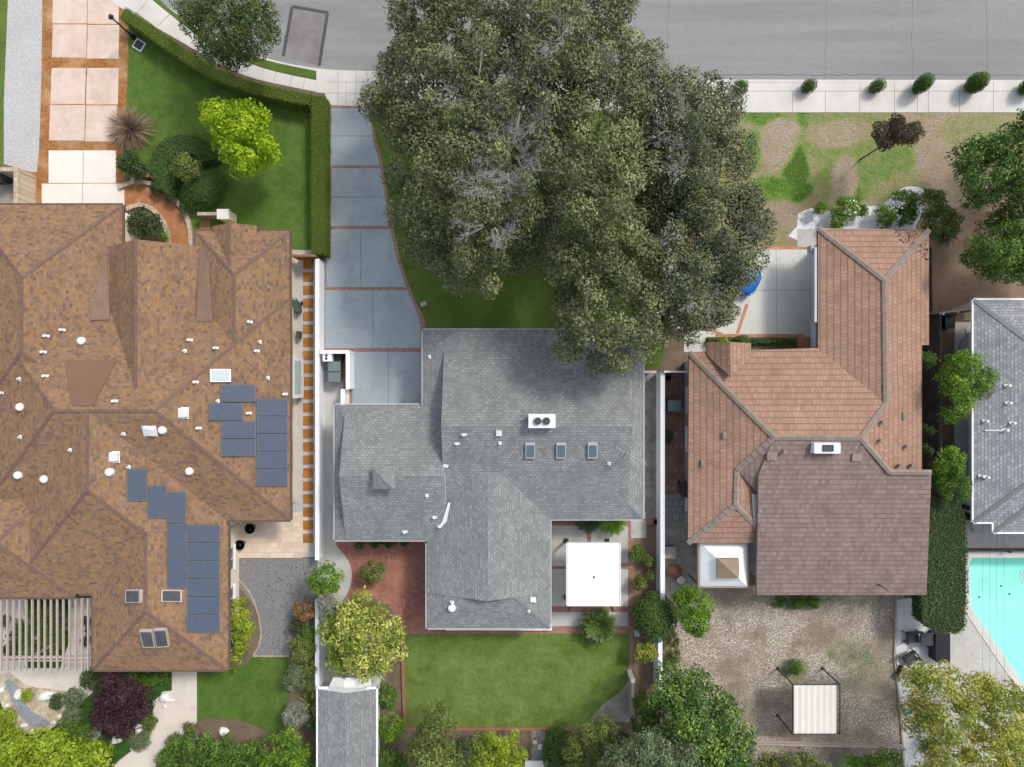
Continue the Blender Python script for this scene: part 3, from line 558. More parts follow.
# ---------------------------------------------------------------- houses
class Roof:
    """solid hip / gable blocks whose union gives the ridges and valleys; materials 0 shingle, 1 fascia, 2 gable wall"""
    def __init__(s, pitch): s.mb = MB(); s.caps = []; s.t = math.tan(R(pitch)); s.edges = []; s.k = 0; s.top = MB()
    def block(s, r, ze, axis='x', ends='hh', inset=None, tan=None, over=0, cap=True, eave=.16, gut=True):
        a = P(r[0], r[3], ze); c = P(r[2], r[1], ze); x0, y0, x1, y1 = a.x, a.y, c.x, c.y
        t = s.t if tan is None else tan; s.k += 1; ze = ze+.002*s.k+over; zb = ze-eave-.002*s.k
        w = ((y1-y0) if axis == 'x' else (x1-x0))/2; h = w*t; i0 = 0 if ends[0] == 'g' else (w if inset is None else inset); i1 = 0 if ends[1] == 'g' else (w if inset is None else inset)
        if axis == 'x': A = Vector((x0+i0, (y0+y1)/2, ze+h)); B = Vector((x1-i1, (y0+y1)/2, ze+h))
        else: A = Vector(((x0+x1)/2, y0+i0, ze+h)); B = Vector(((x0+x1)/2, y1-i1, ze+h))
        SW, SE, NE, NW = (Vector(q) for q in ((x0,y0,ze),(x1,y0,ze),(x1,y1,ze),(x0,y1,ze)))
        if axis == 'x':
            fs = [([SW,SE,B,A],0), ([NE,NW,A,B],0), ([NW,SW,A], 2 if ends[0]=='g' else 0), ([SE,NE,B], 2 if ends[1]=='g' else 0)]
            hips = [(SW,A),(NW,A)] if ends[0]=='h' else []; hips += [(SE,B),(NE,B)] if ends[1]=='h' else []
        else:
            fs = [([SE,NE,B,A],0), ([NW,SW,A,B],0), ([SW,SE,A], 2 if ends[0]=='g' else 0), ([NE,NW,B], 2 if ends[1]=='g' else 0)]
            hips = [(SW,A),(SE,A)] if ends[0]=='h' else []; hips += [(NW,B),(NE,B)] if ends[1]=='h' else []
        for f, m in fs: s.mb.poly(f, m); s.top.poly(f, m)
        cs = [SW,SE,NE,NW]
        for i in range(4):
            p, q = cs[i], cs[(i+1) % 4]; s.mb.poly([(p.x,p.y,zb),(q.x,q.y,zb),tuple(q),tuple(p)], 1)
            if gut: s.edges.append((Vector((p.x,p.y,ze)), Vector((q.x,q.y,ze))))
        s.mb.poly([(p.x,p.y,zb) for p in cs[::-1]], 1)
        if cap: s.caps += [(A, B)]+hips
        return x0, y0, x1, y1
    def custom(s, faces, eave=.16):
        for f in faces: s.mb.poly(f, 0); s.top.poly(f, 0)
    def finish(s, house, mats, capmat, capw=.2, capl=.3, caph=.03, gutter=None, gw=.05):
        roof = s.mb.build('roof', mats, house, uv=True); s.tree = s.top.bvh()
        for A, B in s.caps:
            cb = MB(); L = (B-A).length
            if L < .2: continue
            u = (B-A)/L; v = Vector((0,0,1)).cross(u).normalized(); wv = u.cross(v); nn = max(1, int(L/capl))
            for i in range(nn):
                c = A+u*((i+.5)*L/nn)
                hit = s.tree.ray_cast(Vector((c.x, c.y, 30)), Vector((0, 0, -1)))
                if hit[0] is None or hit[0].z > c.z+.03: continue
                tilt = (wv*1+u*-.06).normalized(); uu = v.cross(tilt)
                cb.obox(c+wv*(caph*.5-.012)+wv*random.uniform(0,.006), uu, v, tilt, L/nn*.5-.004, capw/2, caph)
            if cb.f: cb.build('ridge_cap', capmat, roof)
        if gutter:
            for p, q in s.edges:
                gb = MB()
                m_ = (p+q)/2; d = (q-p).normalized(); outn = Vector((d.y, -d.x, 0)); L = (q-p).length; nseg = max(1, int(L/.5))
                run = []
                for i in range(nseg):
                    c = p+d*((i+.5)*L/nseg); hit = s.tree.ray_cast(Vector((c.x+outn.x*-.05, c.y+outn.y*-.05, 30)), Vector((0,0,-1)))
                    hit2 = s.tree.ray_cast(Vector((c.x+outn.x*.08, c.y+outn.y*.08, 30)), Vector((0,0,-1)))
                    ok = hit[0] is not None and hit[0].z < c.z+.1 and hit2[0] is None
                    if not ok and gb.f: gb.build('gutter', gutter, house); gb = MB()
                    if ok: gb.obox(c+outn*.055+Vector((0,0,-.07)), d, outn, Vector((0,0,1)), L/nseg/2, gw, .055)
                if gb.f: gb.build('gutter', gutter, house)
        return roof
    def on(s, px, py, up=0):
        o = Vector((0,0,H)); d = (P(px, py, 0)-o).normalized(); h = s.tree.ray_cast(o, d)
        if h[0] is None: print('MISS', px, py); return P(px, py, 3), Vector((0,0,1))
        nn = h[1] if h[1].z > 0 else -h[1]; return h[0]+nn*up, nn
    def quad(s, pts, lift, c=None, thick=.04):
        cx = sum(p[0] for p in pts)/len(pts); cy = sum(p[1] for p in pts)/len(pts); loc, nn = s.on(*(c or (cx, cy)), lift); o = Vector((0,0,H)); out = []
        for x, y in pts:
            d = P(x, y, 0)-o; t_ = (loc-o).dot(nn)/d.dot(nn); out.append(o+d*t_)
        return out, nn
def slab(mb, pts, nn, th, m=0):
    a = sum((pts[i].x*pts[(i+1)%len(pts)].y-pts[(i+1)%len(pts)].x*pts[i].y) for i in range(len(pts)))
    if a < 0: pts = pts[::-1]
    lo = [p-nn*th for p in pts]; k = len(pts); mb.poly(pts, m); mb.poly(lo[::-1], m)
    for i in range(k): mb.poly([lo[i], lo[(i+1)%k], pts[(i+1)%k], pts[i]], m)
def rq(a, b, c, d): return [(a,b),(c,b),(c,d),(a,d)]
def shrinkq(pts, m_):
    c = sum(pts, Vector())/len(pts); return [p+(c-p)*m_/max((p-c).length, .01) for p in pts]
def pipe_vent(roof, rf, px, py, kind='pipe', mat=None):
    """each kind of roof vent has its own shape"""
    p, nn = roof.on(px, py); b = MB(); mat = mat or MT['white_metal']
    if kind == 'pipe':
        b.obox(p+nn*.012, Vector((1,0,0)), nn.cross(Vector((1,0,0))).normalized(), nn, .09, .1, .012); b.cyl(p.x, p.y, p.z-.05, p.z+.22, .045, .04, 10)
    elif kind == 'tee':
        b.obox(p+nn*.012, Vector((1,0,0)), nn.cross(Vector((1,0,0))).normalized(), nn, .15, .07, .012); b.cyl(p.x, p.y, p.z-.05, p.z+.2, .05, .05, 10)
        b.cyl(p.x, p.y, p.z+.17, p.z+.26, .085, .07, 12)
    elif kind == 'round':
        b.lathe(p.x, p.y, [(.21,p.z-.12),(.21,p.z+.1),(.19,p.z+.16),(.1,p.z+.2),(0,p.z+.21)], 20)
    elif kind == 'hood':
        v = nn.cross(Vector((1,0,0))).normalized(); b.obox(p+nn*.01, Vector((1,0,0)), v, nn, .36, .3, .012)
        n0 = len(b.v); A = [(-.22,-.3,.0),(.32,-.22,0),(.32,.22,0),(-.22,.3,0),(-.2,-.2,.12),(.3,-.18,.24),(.3,.18,.24),(-.2,.2,.12)]
        for x, y, z in A: b.v.append(tuple(p+Vector((1,0,0))*x+v*y+nn*z))
        for f in ((4,5,6,7),(0,1,5,4),(1,2,6,5),(2,3,7,6),(3,0,4,7)): b.f.append(tuple(n0+i for i in f)); b.m.append(0)
    elif kind == 'flat':
        v = nn.cross(Vector((1,0,0))).normalized(); b.obox(p+nn*.05, Vector((1,0,0)), v, nn, .28, .2, .05)
    b.build('roof_vent' if kind != 'pipe' else 'vent_pipe', mat, rf, smooth=False)
def skylight(roof, rf, pts, fmat, gmat, lift=.16, fr=.07, name='skylight'):
    q, nn = roof.quad(pts, lift); b = MB(); slab(b, q, nn, lift+.02); s_ = b.build(name, fmat, rf)
    q2 = [p+nn*.012 for p in shrinkq(q, fr*1.4)]; b = MB(); slab(b, q2, nn, .01); b.build('pane', gmat, s_); return s_
def wall_block(mb, r, z1, ze, ins=.55, z0=-.02):
    a = P(r[0], r[3], ze); c = P(r[2], r[1], ze); mb.box(a.x+ins, a.y+ins, z0, c.x-ins, c.y-ins, z1)
def window(house, p, d, w_, h_, fmat, gmat=None, name='window'):
    """p centre on the wall, d outward direction"""
    d = Vector(d); u = Vector((-d.y, d.x, 0)); z = Vector((0,0,1)); b = MB(); p = Vector(p)
    for s_ in (-1, 1): b.obox(p+u*s_*(w_/2)+d*.03, u, d, z, .04, .05, h_/2+.04); b.obox(p+z*s_*(h_/2)+d*.03, u, d, z, w_/2-.04, .05, .04)
    b.obox(p+d*.03, u, d, z, .02, .03, h_/2-.04); b.obox(p-z*(h_/2+.07)+d*.05, u, d, z, w_/2+.1, .08, .03)
    f = b.build(name, fmat, house); b = MB(); b.obox(p+d*.012, u, d, z, w_/2-.04, .008, h_/2-.04); b.build('pane', gmat or MT['glass'], f); return f
def door(house, p, d, w_, h_, mat, fmat):
    d = Vector(d); u = Vector((-d.y, d.x, 0)); z = Vector((0,0,1)); p = Vector(p); b = MB()
    b.obox(p+d*.03, u, d, z, w_/2, .03, h_/2); o = b.build('door', mat, house)
    b = MB(); b.tube([p+u*(w_*.4)+d*.06, p+u*(w_*.4)+d*.11, p+u*(w_*.3)+d*.11], .015, 8); b.build('handle', MT['dark_metal'], o)
# --- left house
ZL = 2.9; HL = thing('house', 'large house with mottled brown shingle roof carrying blue solar panels', 'house', P(150, 400))
rl = Roof(22.5); W = MB()
bl = [((-33,205,122,430),'y','hh',None), ((-26,298,290,520),'x','hh',None), ((195,231,289.2,400),'y','gh',None), ((5,410,226.5,594),'y','hg',None), ((93,525,228,670),'y','hg',None),
      ((-90,475,75,597),'x','hh',None)]
# E wing hips to the south, gable end buried to the north
for r_, ax, en, ins in bl:
    if r_ == (195,231,289.2,400): en = 'hh'
    rl.block(r_, ZL, ax, en, ins); wall_block(W, r_, ZL-.12, ZL)
rl.block((107,247,205,440), ZL+.02, 'y', 'hg', tan=math.tan(R(37))); wall_block(W, (107,247,205,440), ZL-.1, ZL)
rl.block((214,226,257,330), ZL+.04, 'y', 'gg', tan=math.tan(R(34)))
RL = rl.finish(HL, [MT['shingle_brown'], MT['brown_fascia'], MT['cream_wall']], MT['cap_brown'], .15, .3, .012, MT['brown_fascia'])
W.build('wall', MT['cream_wall'], HL)
def patch(rf, roof, pts, mat, name='roof_patch', lift=.05, nseg=10):
    """a smooth membrane that follows the roof under it"""
    c = (sum(p[0] for p in pts)/len(pts), sum(p[1] for p in pts)/len(pts)); b = MB()
    # triangles fan, subdivided
    for i in range(len(pts)):
        A, B_ = pts[i], pts[(i+1) % len(pts)]
        g_ = {}
        for u in range(nseg+1):
            for v in range(nseg+1-u):
                x = c[0]+(A[0]-c[0])*u/nseg+(B_[0]-c[0])*v/nseg; y = c[1]+(A[1]-c[1])*u/nseg+(B_[1]-c[1])*v/nseg
                g_[u, v] = roof.on(x, y, lift)[0]
        for u in range(nseg):
            for v in range(nseg-u):
                b.poly([g_[u,v], g_[u,v+1], g_[u+1,v]])
                if u+v < nseg-1: b.poly([g_[u+1,v], g_[u,v+1], g_[u+1,v+1]])
    return b.build(name, mat, rf)
def wedge(rf, roof, pts, lifts, mat, name='roof_cricket'):
    top = [roof.on(x, y, l)[0] for (x, y), l in zip(pts, lifts)]; lo = [p-Vector((0,0,.35)) for p in top]; b = MB(); k = len(top)
    a = sum((top[i].x*top[(i+1)%k].y-top[(i+1)%k].x*top[i].y) for i in range(k))
    if a < 0: top = top[::-1]; lo = lo[::-1]
    for t_ in tessellate_polygon([top]):
        if (top[t_[1]]-top[t_[0]]).cross(top[t_[2]]-top[t_[0]]).z < 0: t_ = t_[::-1]
        b.poly([top[i] for i in t_])
    for i in range(k): b.poly([lo[i], lo[(i+1)%k], top[(i+1)%k], top[i]])
    return b.build(name, mat, rf)
wedge(RL, rl, [(104,256),(107,256),(109,300),(110,320),(90,320)], [.04,.04,.04,.04,.04], MT['smooth_brown'])
wedge(RL, rl, [(199,250),(205,250),(209,262),(213,322),(196,322)], [.04,.04,.04,.05,.04], MT['smooth_brown'])
wedge(RL, rl, [(65,361),(117,361),(93,406),(72,406)], [.05,.05,.05,.05], MT['smooth_brown2'])
for x, y, k in ((47,336,'hood2'),(63,330,'tee'),(82,341,'round'),(44,352,'tee'),(46,376,'tee'),(20,379,'pipe'),(3,393,'tee'),(21,407,'round'),(21,437,'pipe'),(71,450,'pipe'),(19,475,'round'),(45,479,'round'),
   (110,472,'round'),(190,471,'round'),(124,434,'pipe'),(163,430,'round'),(115,401,'tee'),(150,431,'hood'),(182,413,'hood'),(199,428,'tee'),(113,457,'hood'),(190,340,'tee'),(185,351,'pipe'),(216,348,'tee'),(250,322,'tee'),
   (260,342,'pipe'),(257,351,'tee'),(268,378,'pipe'),(285,394,'tee'),(218,401,'pipe'),(249,413,'tee'),(196,382,'tee'),(129,467,'pipe')):
    pipe_vent(rl, RL, x, y, 'tee' if k == 'hood2' else k)
pan = [(221,384.5,255.5,402),(209,402.8,243,420.5),(221,421,256,438.5),(221,439,256,456.5)]+[(256.6,398.5+17.6*i,288,415.8+17.6*i) for i in range(5)]
pan += [(127,468.5,146.8,501),(147.3,485.5,166.8,518),(167.3,491.5,186,523),(167.3,523.5,186,555),(167.3,555.5,186,588)]+[(186.7,524.5+18.1*i,220,542.2+18.1*i) for i in range(6)]
for a_, b1, c_, d_ in pan:
    q, nn = rl.quad(rq(a_+.2, b1+.2, c_-.2, d_-.2), .13, c=((a_+c_)/2, (b1+d_)/2)); mb = MB(); slab(mb, q, nn, .04); fr_ = mb.build('solar_panel', MT['panel_frame'], HL)
    mb = MB(); q2 = [p+nn*.004 for p in shrinkq(q, .022)]; slab(mb, q2, nn, .003); mb.build('cells', MT['solar'], fr_)
skylight(rl, RL, rq(210,369,231,382), MT['white_metal'], MT['frost'])
skylight(rl, RL, rq(125,590,140,603), MT['wood_grey'], MT['solder'])
skylight(rl, RL, rq(161,590,182,602), MT['wood_grey'], MT['solder'])
skylight(rl, RL, [(139,631),(152,631),(155,648),(143,648)], MT['wood_grey'], MT['solder']); skylight(rl, RL, [(153,630),(166,629.5),(169,647),(156.5,648)], MT['wood_grey'], MT['solder'])
q, _ = rl.quad(rq(184,0,1,1), 0) if False else (None, None)
xe = P(290, 400, ZL).x-.55
for yy in (318, 378, 430, 486): window(HL, (xe, P(0, yy, 1.5).y, 1.6), (1,0,0), 1.1, .95, MT['white_paint'])
b = MB(); p0 = P(293, 365, 1.0); b.box(xe, P(0,398,1.3).y, .3, xe+.5, P(0,357,1.3).y, 2.2); o = b.build('bay_window', MT['white_paint'], HL)
b = MB(); b.box(xe+.5, P(0,394,1.3).y, .8, xe+.512, P(0,361,1.3).y, 2.0); b.build('pane', MT['frost'], o)
for yy in (560, 600, 640): window(HL, (P(228,0,ZL).x-.55, P(0, yy, 1.5).y, 1.5), (1,0,0), 1.3, 1.2, MT['white_paint'])
for xx in (118, 160, 205): window(HL, (P(xx,0,1.5).x, P(0, 670, ZL).y+.55, 1.5), (0,-1,0), 1.4, 1.2, MT['white_paint'])
door(HL, (P(248,0,1.5).x, P(0,520,ZL).y+.55, 1.05), (0,-1,0), .95, 2.1, MT['wood'], MT['white_paint'])
for xx in (58,): 
    b = MB(); yn = P(0,205,ZL).y-.55; b.box(P(52,0,1).x, yn, 0, P(112,0,1).x, yn+.04, 2.2)
    g_ = b.build('garage_door', MT['wood'], HL)
# pergola
pg = thing('pergola', 'slatted timber pergola over the rock garden by the brown roofed house', 'pergola', P(46, 630))
b = MB(); 
for i in range(18):
    x = -12+i*6.22; o_ = MB(); o_.pbox(x-.55, 598.5, x+.55, 671, 2.62, 2.76)
    o_.build('slat', MT['wood_grey'], pg)
b.pbox(-40,656.5,93,658.5, 2.45, 2.6); b.build('beam', MT['wood_grey'], pg); b = MB(); b.pbox(-40,660.5,93,661.5, 2.45, 2.6); b.build('beam', MT['wood_grey'], pg)
for x in (-30, 30, 88): b = MB(); b.pbox(x-1.2, 656.3, x+1.2, 658.7, 0, 2.44); b.build('post', MT['wood_grey'], pg)
# --- centre house
ZC = 2.8; HC = thing('house', 'grey shingle roofed house with three skylights and white double chimney', 'house', P(500, 460))
rc = Roof(21.5); W = MB()
for r_, ax, en in (((423,330,643,519),'x','hh'), ((335,405,447,540),'x','hg'), ((427,440,550,628),'y','hh')):
    rc.block(r_, ZC, ax, en, cap=True); wall_block(W, r_, ZC-.12, ZC)
rc.caps = [c_ for c_ in rc.caps if abs(c_[0].z-c_[1].z) > .1]
rc.block((445,330,626,519), ZC, 'x', 'gg', over=.04, gut=False, cap=False, eave=.0); rc.block((346,405,445,540), ZC, 'x', 'gg', over=.04, gut=False, cap=False, eave=.0); rc.block((427,470,550,593), ZC, 'y', 'gg', over=.04, gut=False, cap=False, eave=.0)
RC = rc.finish(HC, [MT['shingle_grey'], MT['white_paint'], MT['grey_wall']], MT['cap_grey'], .14, .3, .01, MT['gutter_grey'], gw=.03)
W.build('wall', MT['white_wall'], HC)
for x, y, k in ((464,434.5,'tee'),(457,443.5,'tee'),(499,432.5,'flat2'),(500,443,'pipe'),(609,463.5,'pipe'),(427,495.5,'pipe'),(434.5,517,'tee'),(440,526,'tee'),(405,531.5,'tee'),(453,602,'tee'),(452,607.5,'round'),(532,599,'flat2'),(529,611,'pipe'),(430,357,'pipe')):
    if k == 'flat2':
        p, nn = rc.on(x, y); b = MB(); b.obox(p+nn*.08, Vector((1,0,0)), nn.cross(Vector((1,0,0))).normalized(), nn, .15, .13, .08); b.build('roof_vent', MT['white_metal'], RC)
    else: pipe_vent(rc, RC, x, y, k)
for x in (525.5, 556.5, 588): skylight(rc, RC, rq(x, 444, x+9.5, 458.5), MT['grey_wall'], MT['sky_glass'], fr=.06)
def flash(roof, rf, pts, mat): q, nn = roof.quad(pts, .05); b = MB(); slab(b, q, nn, .02); b.build('flashing', mat, rf)
flash(rc, RC, [(448,503),(450.5,502.5),(445,530),(439.5,526),(442.5,521)], MT['white_paint']); flash(rc, RC, [(443,464),(449,465),(447.5,468),(443,467)], MT['white_paint'])
# chimney and cupola
p, nn = rc.on(541.5, 424); z_ = p.z; b = MB(); b.pbox(529.5,415,554.5,427, z_-.6, z_+.62); ch = b.build('chimney', MT['bright_white'], RC, bevel=.01)
b = MB(); b.pbox(528.5,414,555.5,428, z_+.62, z_+.68); b.pbox(533.5,417,550.5,424.5, z_+.68, z_+.72); b.build('chimney_cap', MT['white_paint'], ch)
b = MB()
for x in (537.8, 546.5):
    c_ = P(x, 421, z_+.8); b.tube([(c_.x,c_.y,z_+.7),(c_.x,c_.y,z_+.84)], [.16,.19], 14)
b.build('flue', MT['charcoal'], ch)
p, nn = rc.on(384, 480); z_ = p.z+.2; b = MB(); a = P(372.5,489,z_+.35); c_ = P(395,466.5,z_+.35); b.box(a.x+.1, a.y+.1, z_-.6, c_.x-.1, c_.y-.1, z_+.35)
cu = b.build('cupola', MT['grey_wall'], RC); b = MB(); A = Vector(((a.x+c_.x)/2, (a.y+c_.y)/2, z_+.72)); q = [Vector((a.x,a.y,z_+.35)),Vector((c_.x,a.y,z_+.35)),Vector((c_.x,c_.y,z_+.35)),Vector((a.x,c_.y,z_+.35))]
for i in range(4): b.poly([q[i], q[(i+1)%4], A]); b.poly([q[i]-Vector((0,0,.06)), q[(i+1)%4]-Vector((0,0,.06)), q[(i+1)%4], q[i]])
b.build('cupola_roof', MT['shingle_grey'], cu, uv=True)
# aerial
p, nn = rc.on(627, 453); ae = MB(); ae.tube([p-Vector((0,0,.1)), p+Vector((0,0,1.5))], .025, 6)
top = p+Vector((0,0,1.45)); ax = Vector((.8,-.45,0)).normalized(); pe = Vector((-ax.y, ax.x, 0)); ae.tube([top-ax*.9, top+ax*.9], .011, 5)
for i in range(9):
    c = top+ax*(-.85+i*.2); L_ = .5-.03*i; ae.tube([c-pe*L_, c+pe*L_], .005, 4)
for k in range(4):
    an = k*1.57+.6; ae.tube([p+Vector((0,0,1.0)), rc.on(627, 453)[0]+Vector((math.cos(an)*1.2, math.sin(an)*1.2, -.2))], .004, 4)
ae.build('aerial', MT['gutter_grey'], RC)
for xx in (470, 507): window(HC, (P(xx,0,1.5).x, P(0,628,ZC).y+.55, 1.4), (0,-1,0), 1.5, 1.3, MT['white_paint'])
for yy in (560, 600): window(HC, (P(550,0,ZC).x-.55, P(0,yy,1.5).y, 1.4), (1,0,0), 1.5, 1.3, MT['white_paint'])
for yy in (570, 605): window(HC, (P(427,0,ZC).x+.55, P(0,yy,1.5).y, 1.4), (-1,0,0), 1.3, 1.2, MT['white_paint'])
for xx in (575, 610): window(HC, (P(xx,0,1.5).x, P(0,519,ZC).y+.55, 1.3), (0,-1,0), 1.6, 1.7, MT['white_paint'])
for xx in (460, 520, 590): window(HC, (P(xx,0,1.5).x, P(0,330,ZC).y-.55, 1.4), (0,1,0), 1.5, 1.2, MT['white_paint'])
door(HC, (P(400,0,1.5).x, P(0,540,ZC).y+.55, 1.05), (0,-1,0), .95, 2.1, MT['wood'], MT['white_paint'])
b = MB(); b.box(P(352,0,1).x, P(0,405,ZC).y-.55, 0, P(415,0,1).x, P(0,405,ZC).y-.51, 2.2); b.build('garage_door', MT['white_paint'], HC)
b = MB(); b.pbox(446,624,552,630.5,0,.35); b.build('step', MT['white_paint'], HC)
# --- right house
ZR = 2.9; HR = thing('house', 'brown tiled L-shaped house with a mauve tiled rear roof and white chimney box', 'house', P(820, 420))
rr = Roof(20)
def q3(l): return [P(*p) for p in l]
TN, TM = 4.0, 4.6
F = dict(NW=(689,352,ZR), Va=(818,348,ZR), V=(886,404,TN), R2=(861,438,TM), R1=(774,437,TM), nA=(818,228,ZR), nB=(929,230,ZR), nT=(884.5,280,TN),
  e1=(929,345,ZR), e2=(922,345,3.07), e3=(922,472,3.07), e4=(890,472,3.85), W1=(737,470,3.75), W2=(736,505,3.75), SW=(688,543,ZR), SE=(757,543,ZR), S1=(757,490,3.3), S2=(757,527,3.2))
FP = {k: P(*v) for k, v in F.items()}
def fc(*ks): return [FP[k] for k in ks]
tl = [fc('NW','R1','R2','V','Va')[::-1], fc('nA','Va','V','nT'), fc('nA','nT','nB')[::1], fc('NW','SW','W2','W1','R1'), fc('SW','SE','W2'), fc('W1','W2','S2','S1'),
      [FP['nB'],FP['nT'],FP['V'],FP['e2'],FP['e1']], [FP['V'],FP['R2'],FP['e4'],FP['e3'],FP['e2']], [FP['W2'],FP['SE'],FP['S2']]]
def upface(f):
    n_ = sum(((f[i].x-f[(i+1)%len(f)].x)*(f[i].y+f[(i+1)%len(f)].y) for i in range(len(f))), 0.0)
    return f if n_ > 0 else f[::-1]
tl = [upface(f) for f in tl]
def tri(fs):
    out = []
    for f in fs:
        for t_ in tessellate_polygon([f]):
            q = [f[i] for i in t_]; out.append(q if (q[1]-q[0]).cross(q[2]-q[0]).z > 0 else q[::-1])
    return out
def uvbuild(mb, name, mats, parent, groups):
    """one texture direction for each roof slope, taken from the slope as a whole"""
    me_o = mb.build(name, mats, parent); me = me_o.data; l = me.uv_layers.new(name='UVMap'); o3 = ORI[parent.name]
    for p, gdir in zip(me.polygons, groups):
        u, v = gdir
        for li in p.loop_indices:
            co = me.vertices[me.loops[li].vertex_index].co+o3; l.data[li].uv = (co.dot(u)+37, co.dot(v)+53)
    return me_o
def slopes(name, faces, mat, fascia, parent, th=.17):
    mb = MB(); gr = []
    for f in faces:
        nn = Vector()
        for i in range(len(f)): nn += (f[i]-f[0]).cross(f[(i+1)%len(f)]-f[0])
        nn.normalize(); u = Vector((0,0,1)).cross(nn).normalized()
        ang = round(math.degrees(math.atan2(u.y, u.x))/90)*90; u = Vector((math.cos(R(ang)), math.sin(R(ang)), 0)); u = (u-nn*u.dot(nn)).normalized(); v = nn.cross(u)
        for q in tri([f]): mb.poly(q, 0); gr.append((u, v))
        lo = [p-Vector((0,0,th)) for p in f]
        for q in tri([lo]): mb.poly(q[::-1], 1); gr.append((u, v))
        for i in range(len(f)):
            j = (i+1)%len(f); mb.poly([lo[i], lo[j], f[j], f[i]], 1); gr.append((u, v))
    return uvbuild(mb, name, [mat, fascia], parent, gr), mb
RR, mbt = slopes('roof', tl, MT['tile_brown'], MT['brown_fascia'], HR)
lo_pts = [P(774,437.5,4.58), P(861,438.5,4.58), P(890,472,4.22), P(931.5,472.5,4.2), P(926.5,595,2.8), P(757,595,2.8), P(758.5,475,4.17)]
s_base = upface([P(774,437,4.6), P(758.5,477,4.0), P(757,492,3.7), P(737,470,3.75)])
RM, mbm = slopes('rear_roof', [upface(lo_pts), s_base], MT['tile_mauve'], MT['cap_tile'], HR, .2)
rr.top.v = mbt.v+mbm.v; rr.top.f = list(mbt.f)+[tuple(i+len(mbt.v) for i in f) for f in mbm.f]; rr.tree = rr.top.bvh()
rr.caps = [(FP['NW'],FP['R1']),(FP['R1'],FP['R2']),(FP['R2'],FP['V']),(FP['V'],FP['nT']),(FP['nT'],FP['nA']),(FP['nT'],FP['nB']),(FP['R1'],FP['W1']),(FP['W1'],FP['W2']),(FP['W2'],FP['SW']),(FP['W2'],FP['S2']),(FP['R2'],P(890,472,4.3)),(P(890,472,4.3),P(931,472.5,4.27))]
for A, B in rr.caps:
    cb = MB(); A = A+Vector((0,0,.03)); B = B+Vector((0,0,.03)); L = (B-A).length; u = (B-A)/L; v = Vector((0,0,1)).cross(u).normalized(); wv = u.cross(v); nn = max(1, int(L/.36))
    for i in range(nn):
        c = A+u*((i+.5)*L/nn); tl_ = (wv-u*.1).normalized(); uu = v.cross(tl_); j_ = random.uniform(-.012,.012)
        for sgn in (-1, 1):
            v2 = (v*sgn-wv*.35).normalized(); w2 = (uu*sgn).cross(v2).normalized()
            cb.obox(c+v2*.075+wv*(.02+j_), uu, v2, w2, L/nn*.5+.01, .075, .018)
    cb.build('ridge_cap', MT['cap_tile'], RR)
b = MB()   # little gable dormer over the front beds
p_ = [P(707.5,342,3.35), P(728.5,343,3.9+.1), P(749,345,3.35), P(731,377,3.95)]
b_l = upface([p_[0], p_[1], p_[3]]); b_r = upface([p_[1], p_[2], p_[3]])
DR, _ = slopes('dormer_roof', [upface([P(707,342,3.05),P(730,342,3.95),P(731,377,3.95),P(707,355,3.05)]), upface([P(730,342,3.95),P(751,343,3.05),P(751,356,3.05),P(731,377,3.95)])], MT['tile_brown'], MT['cap_tile'], RR, .12)
W = MB()
def wpoly(pts, z, z1): W.prism([P(x, y, z) for x, y in pts], -.02, z1)
wpoly([(698,360),(836,360),(836,238),(920,238),(914,465),(918,470),(916,586),(768,586),(768,532),(698,532)], ZR, 2.72)
W.build('wall', MT['grey_wall'], HR)
# front garage wall, gutter and small boxes facing the court
b = MB(); b.pbox(814.5,247,817,322,2.78,2.9); b.pbox(814,322,818,348,2.2,2.6); b.build('gutter', MT['grey_wall'], HR)
b = MB(); b.pbox(811,245,817,251,2.2,2.7); b.build('meter_box', MT['grey_wall'], HR)
p, nn = rr.on(827, 449); z_ = p.z; b = MB(); b.pbox(814.5,443,840.5,453.5, z_-.5, z_+.45); ch = b.build('chimney', MT['bright_white'], RM, bevel=.01)
b = MB(); b.pbox(823.5,444.8,834,451.5, z_+.45, z_+.55); b.build('chimney_cap', MT['charcoal'], ch)
for x, y in ((771.5,456),(856.5,457)):
    p, nn = rr.on(x, y); b = MB(); b.obox(p+nn*.05, Vector((1,0,0)), nn.cross(Vector((1,0,0))).normalized(), nn, .26, .2, .05); b.build('roof_vent', MT['cap_tile'], RM)
for x, y, k in ((783,451,'tee'),(725,435,'flat'),(703,463,'flat'),(881,422,'pipe'),(903,416,'flat'),(879,440,'tee'),(898,465,'pipe'),(910,465,'pipe'),(905,446,'pipe')):
    p, nn = rr.on(x, y); b = MB()
    if k == 'flat': b.obox(p+nn*.06, Vector((1,0,0)), nn.cross(Vector((1,0,0))).normalized(), nn, .09, .18, .06)
    else: b.cyl(p.x, p.y, p.z-.05, p.z+.3, .07, .07, 10); b.cyl(p.x, p.y, p.z+.25, p.z+.33, .11, .11, 10)
    b.build('vent_pipe' if k != 'flat' else 'roof_vent', MT['cap_tile'], RM if x == 783 else RR)
p, nn = rr.on(878, 584); b = MB(); b.tube([p, p+Vector((.0,0,.6))], .03, 6); b.tube([p+Vector((-.35,.1,.5)), p+Vector((0,0,.6)), p+Vector((.3,-.25,.5))], .03, 6); b.build('vent_pipe', MT['charcoal'], RM)
q, nn = rr.quad([(752,494),(757.3,494),(757.3,516),(757,526),(754,526)], .03, c=(750,508)) ; b = MB(); slab(b, [p+Vector((0,0,.02)) for p in q], nn, .02); b.build('flashing', MT['white_paint'], RR)
for yy in (400, 440, 500): window(HR, (P(698,0,ZR).x, P(0,yy,1.5).y, 1.4), (-1,0,0), 1.3, 1.2, MT['white_paint'])
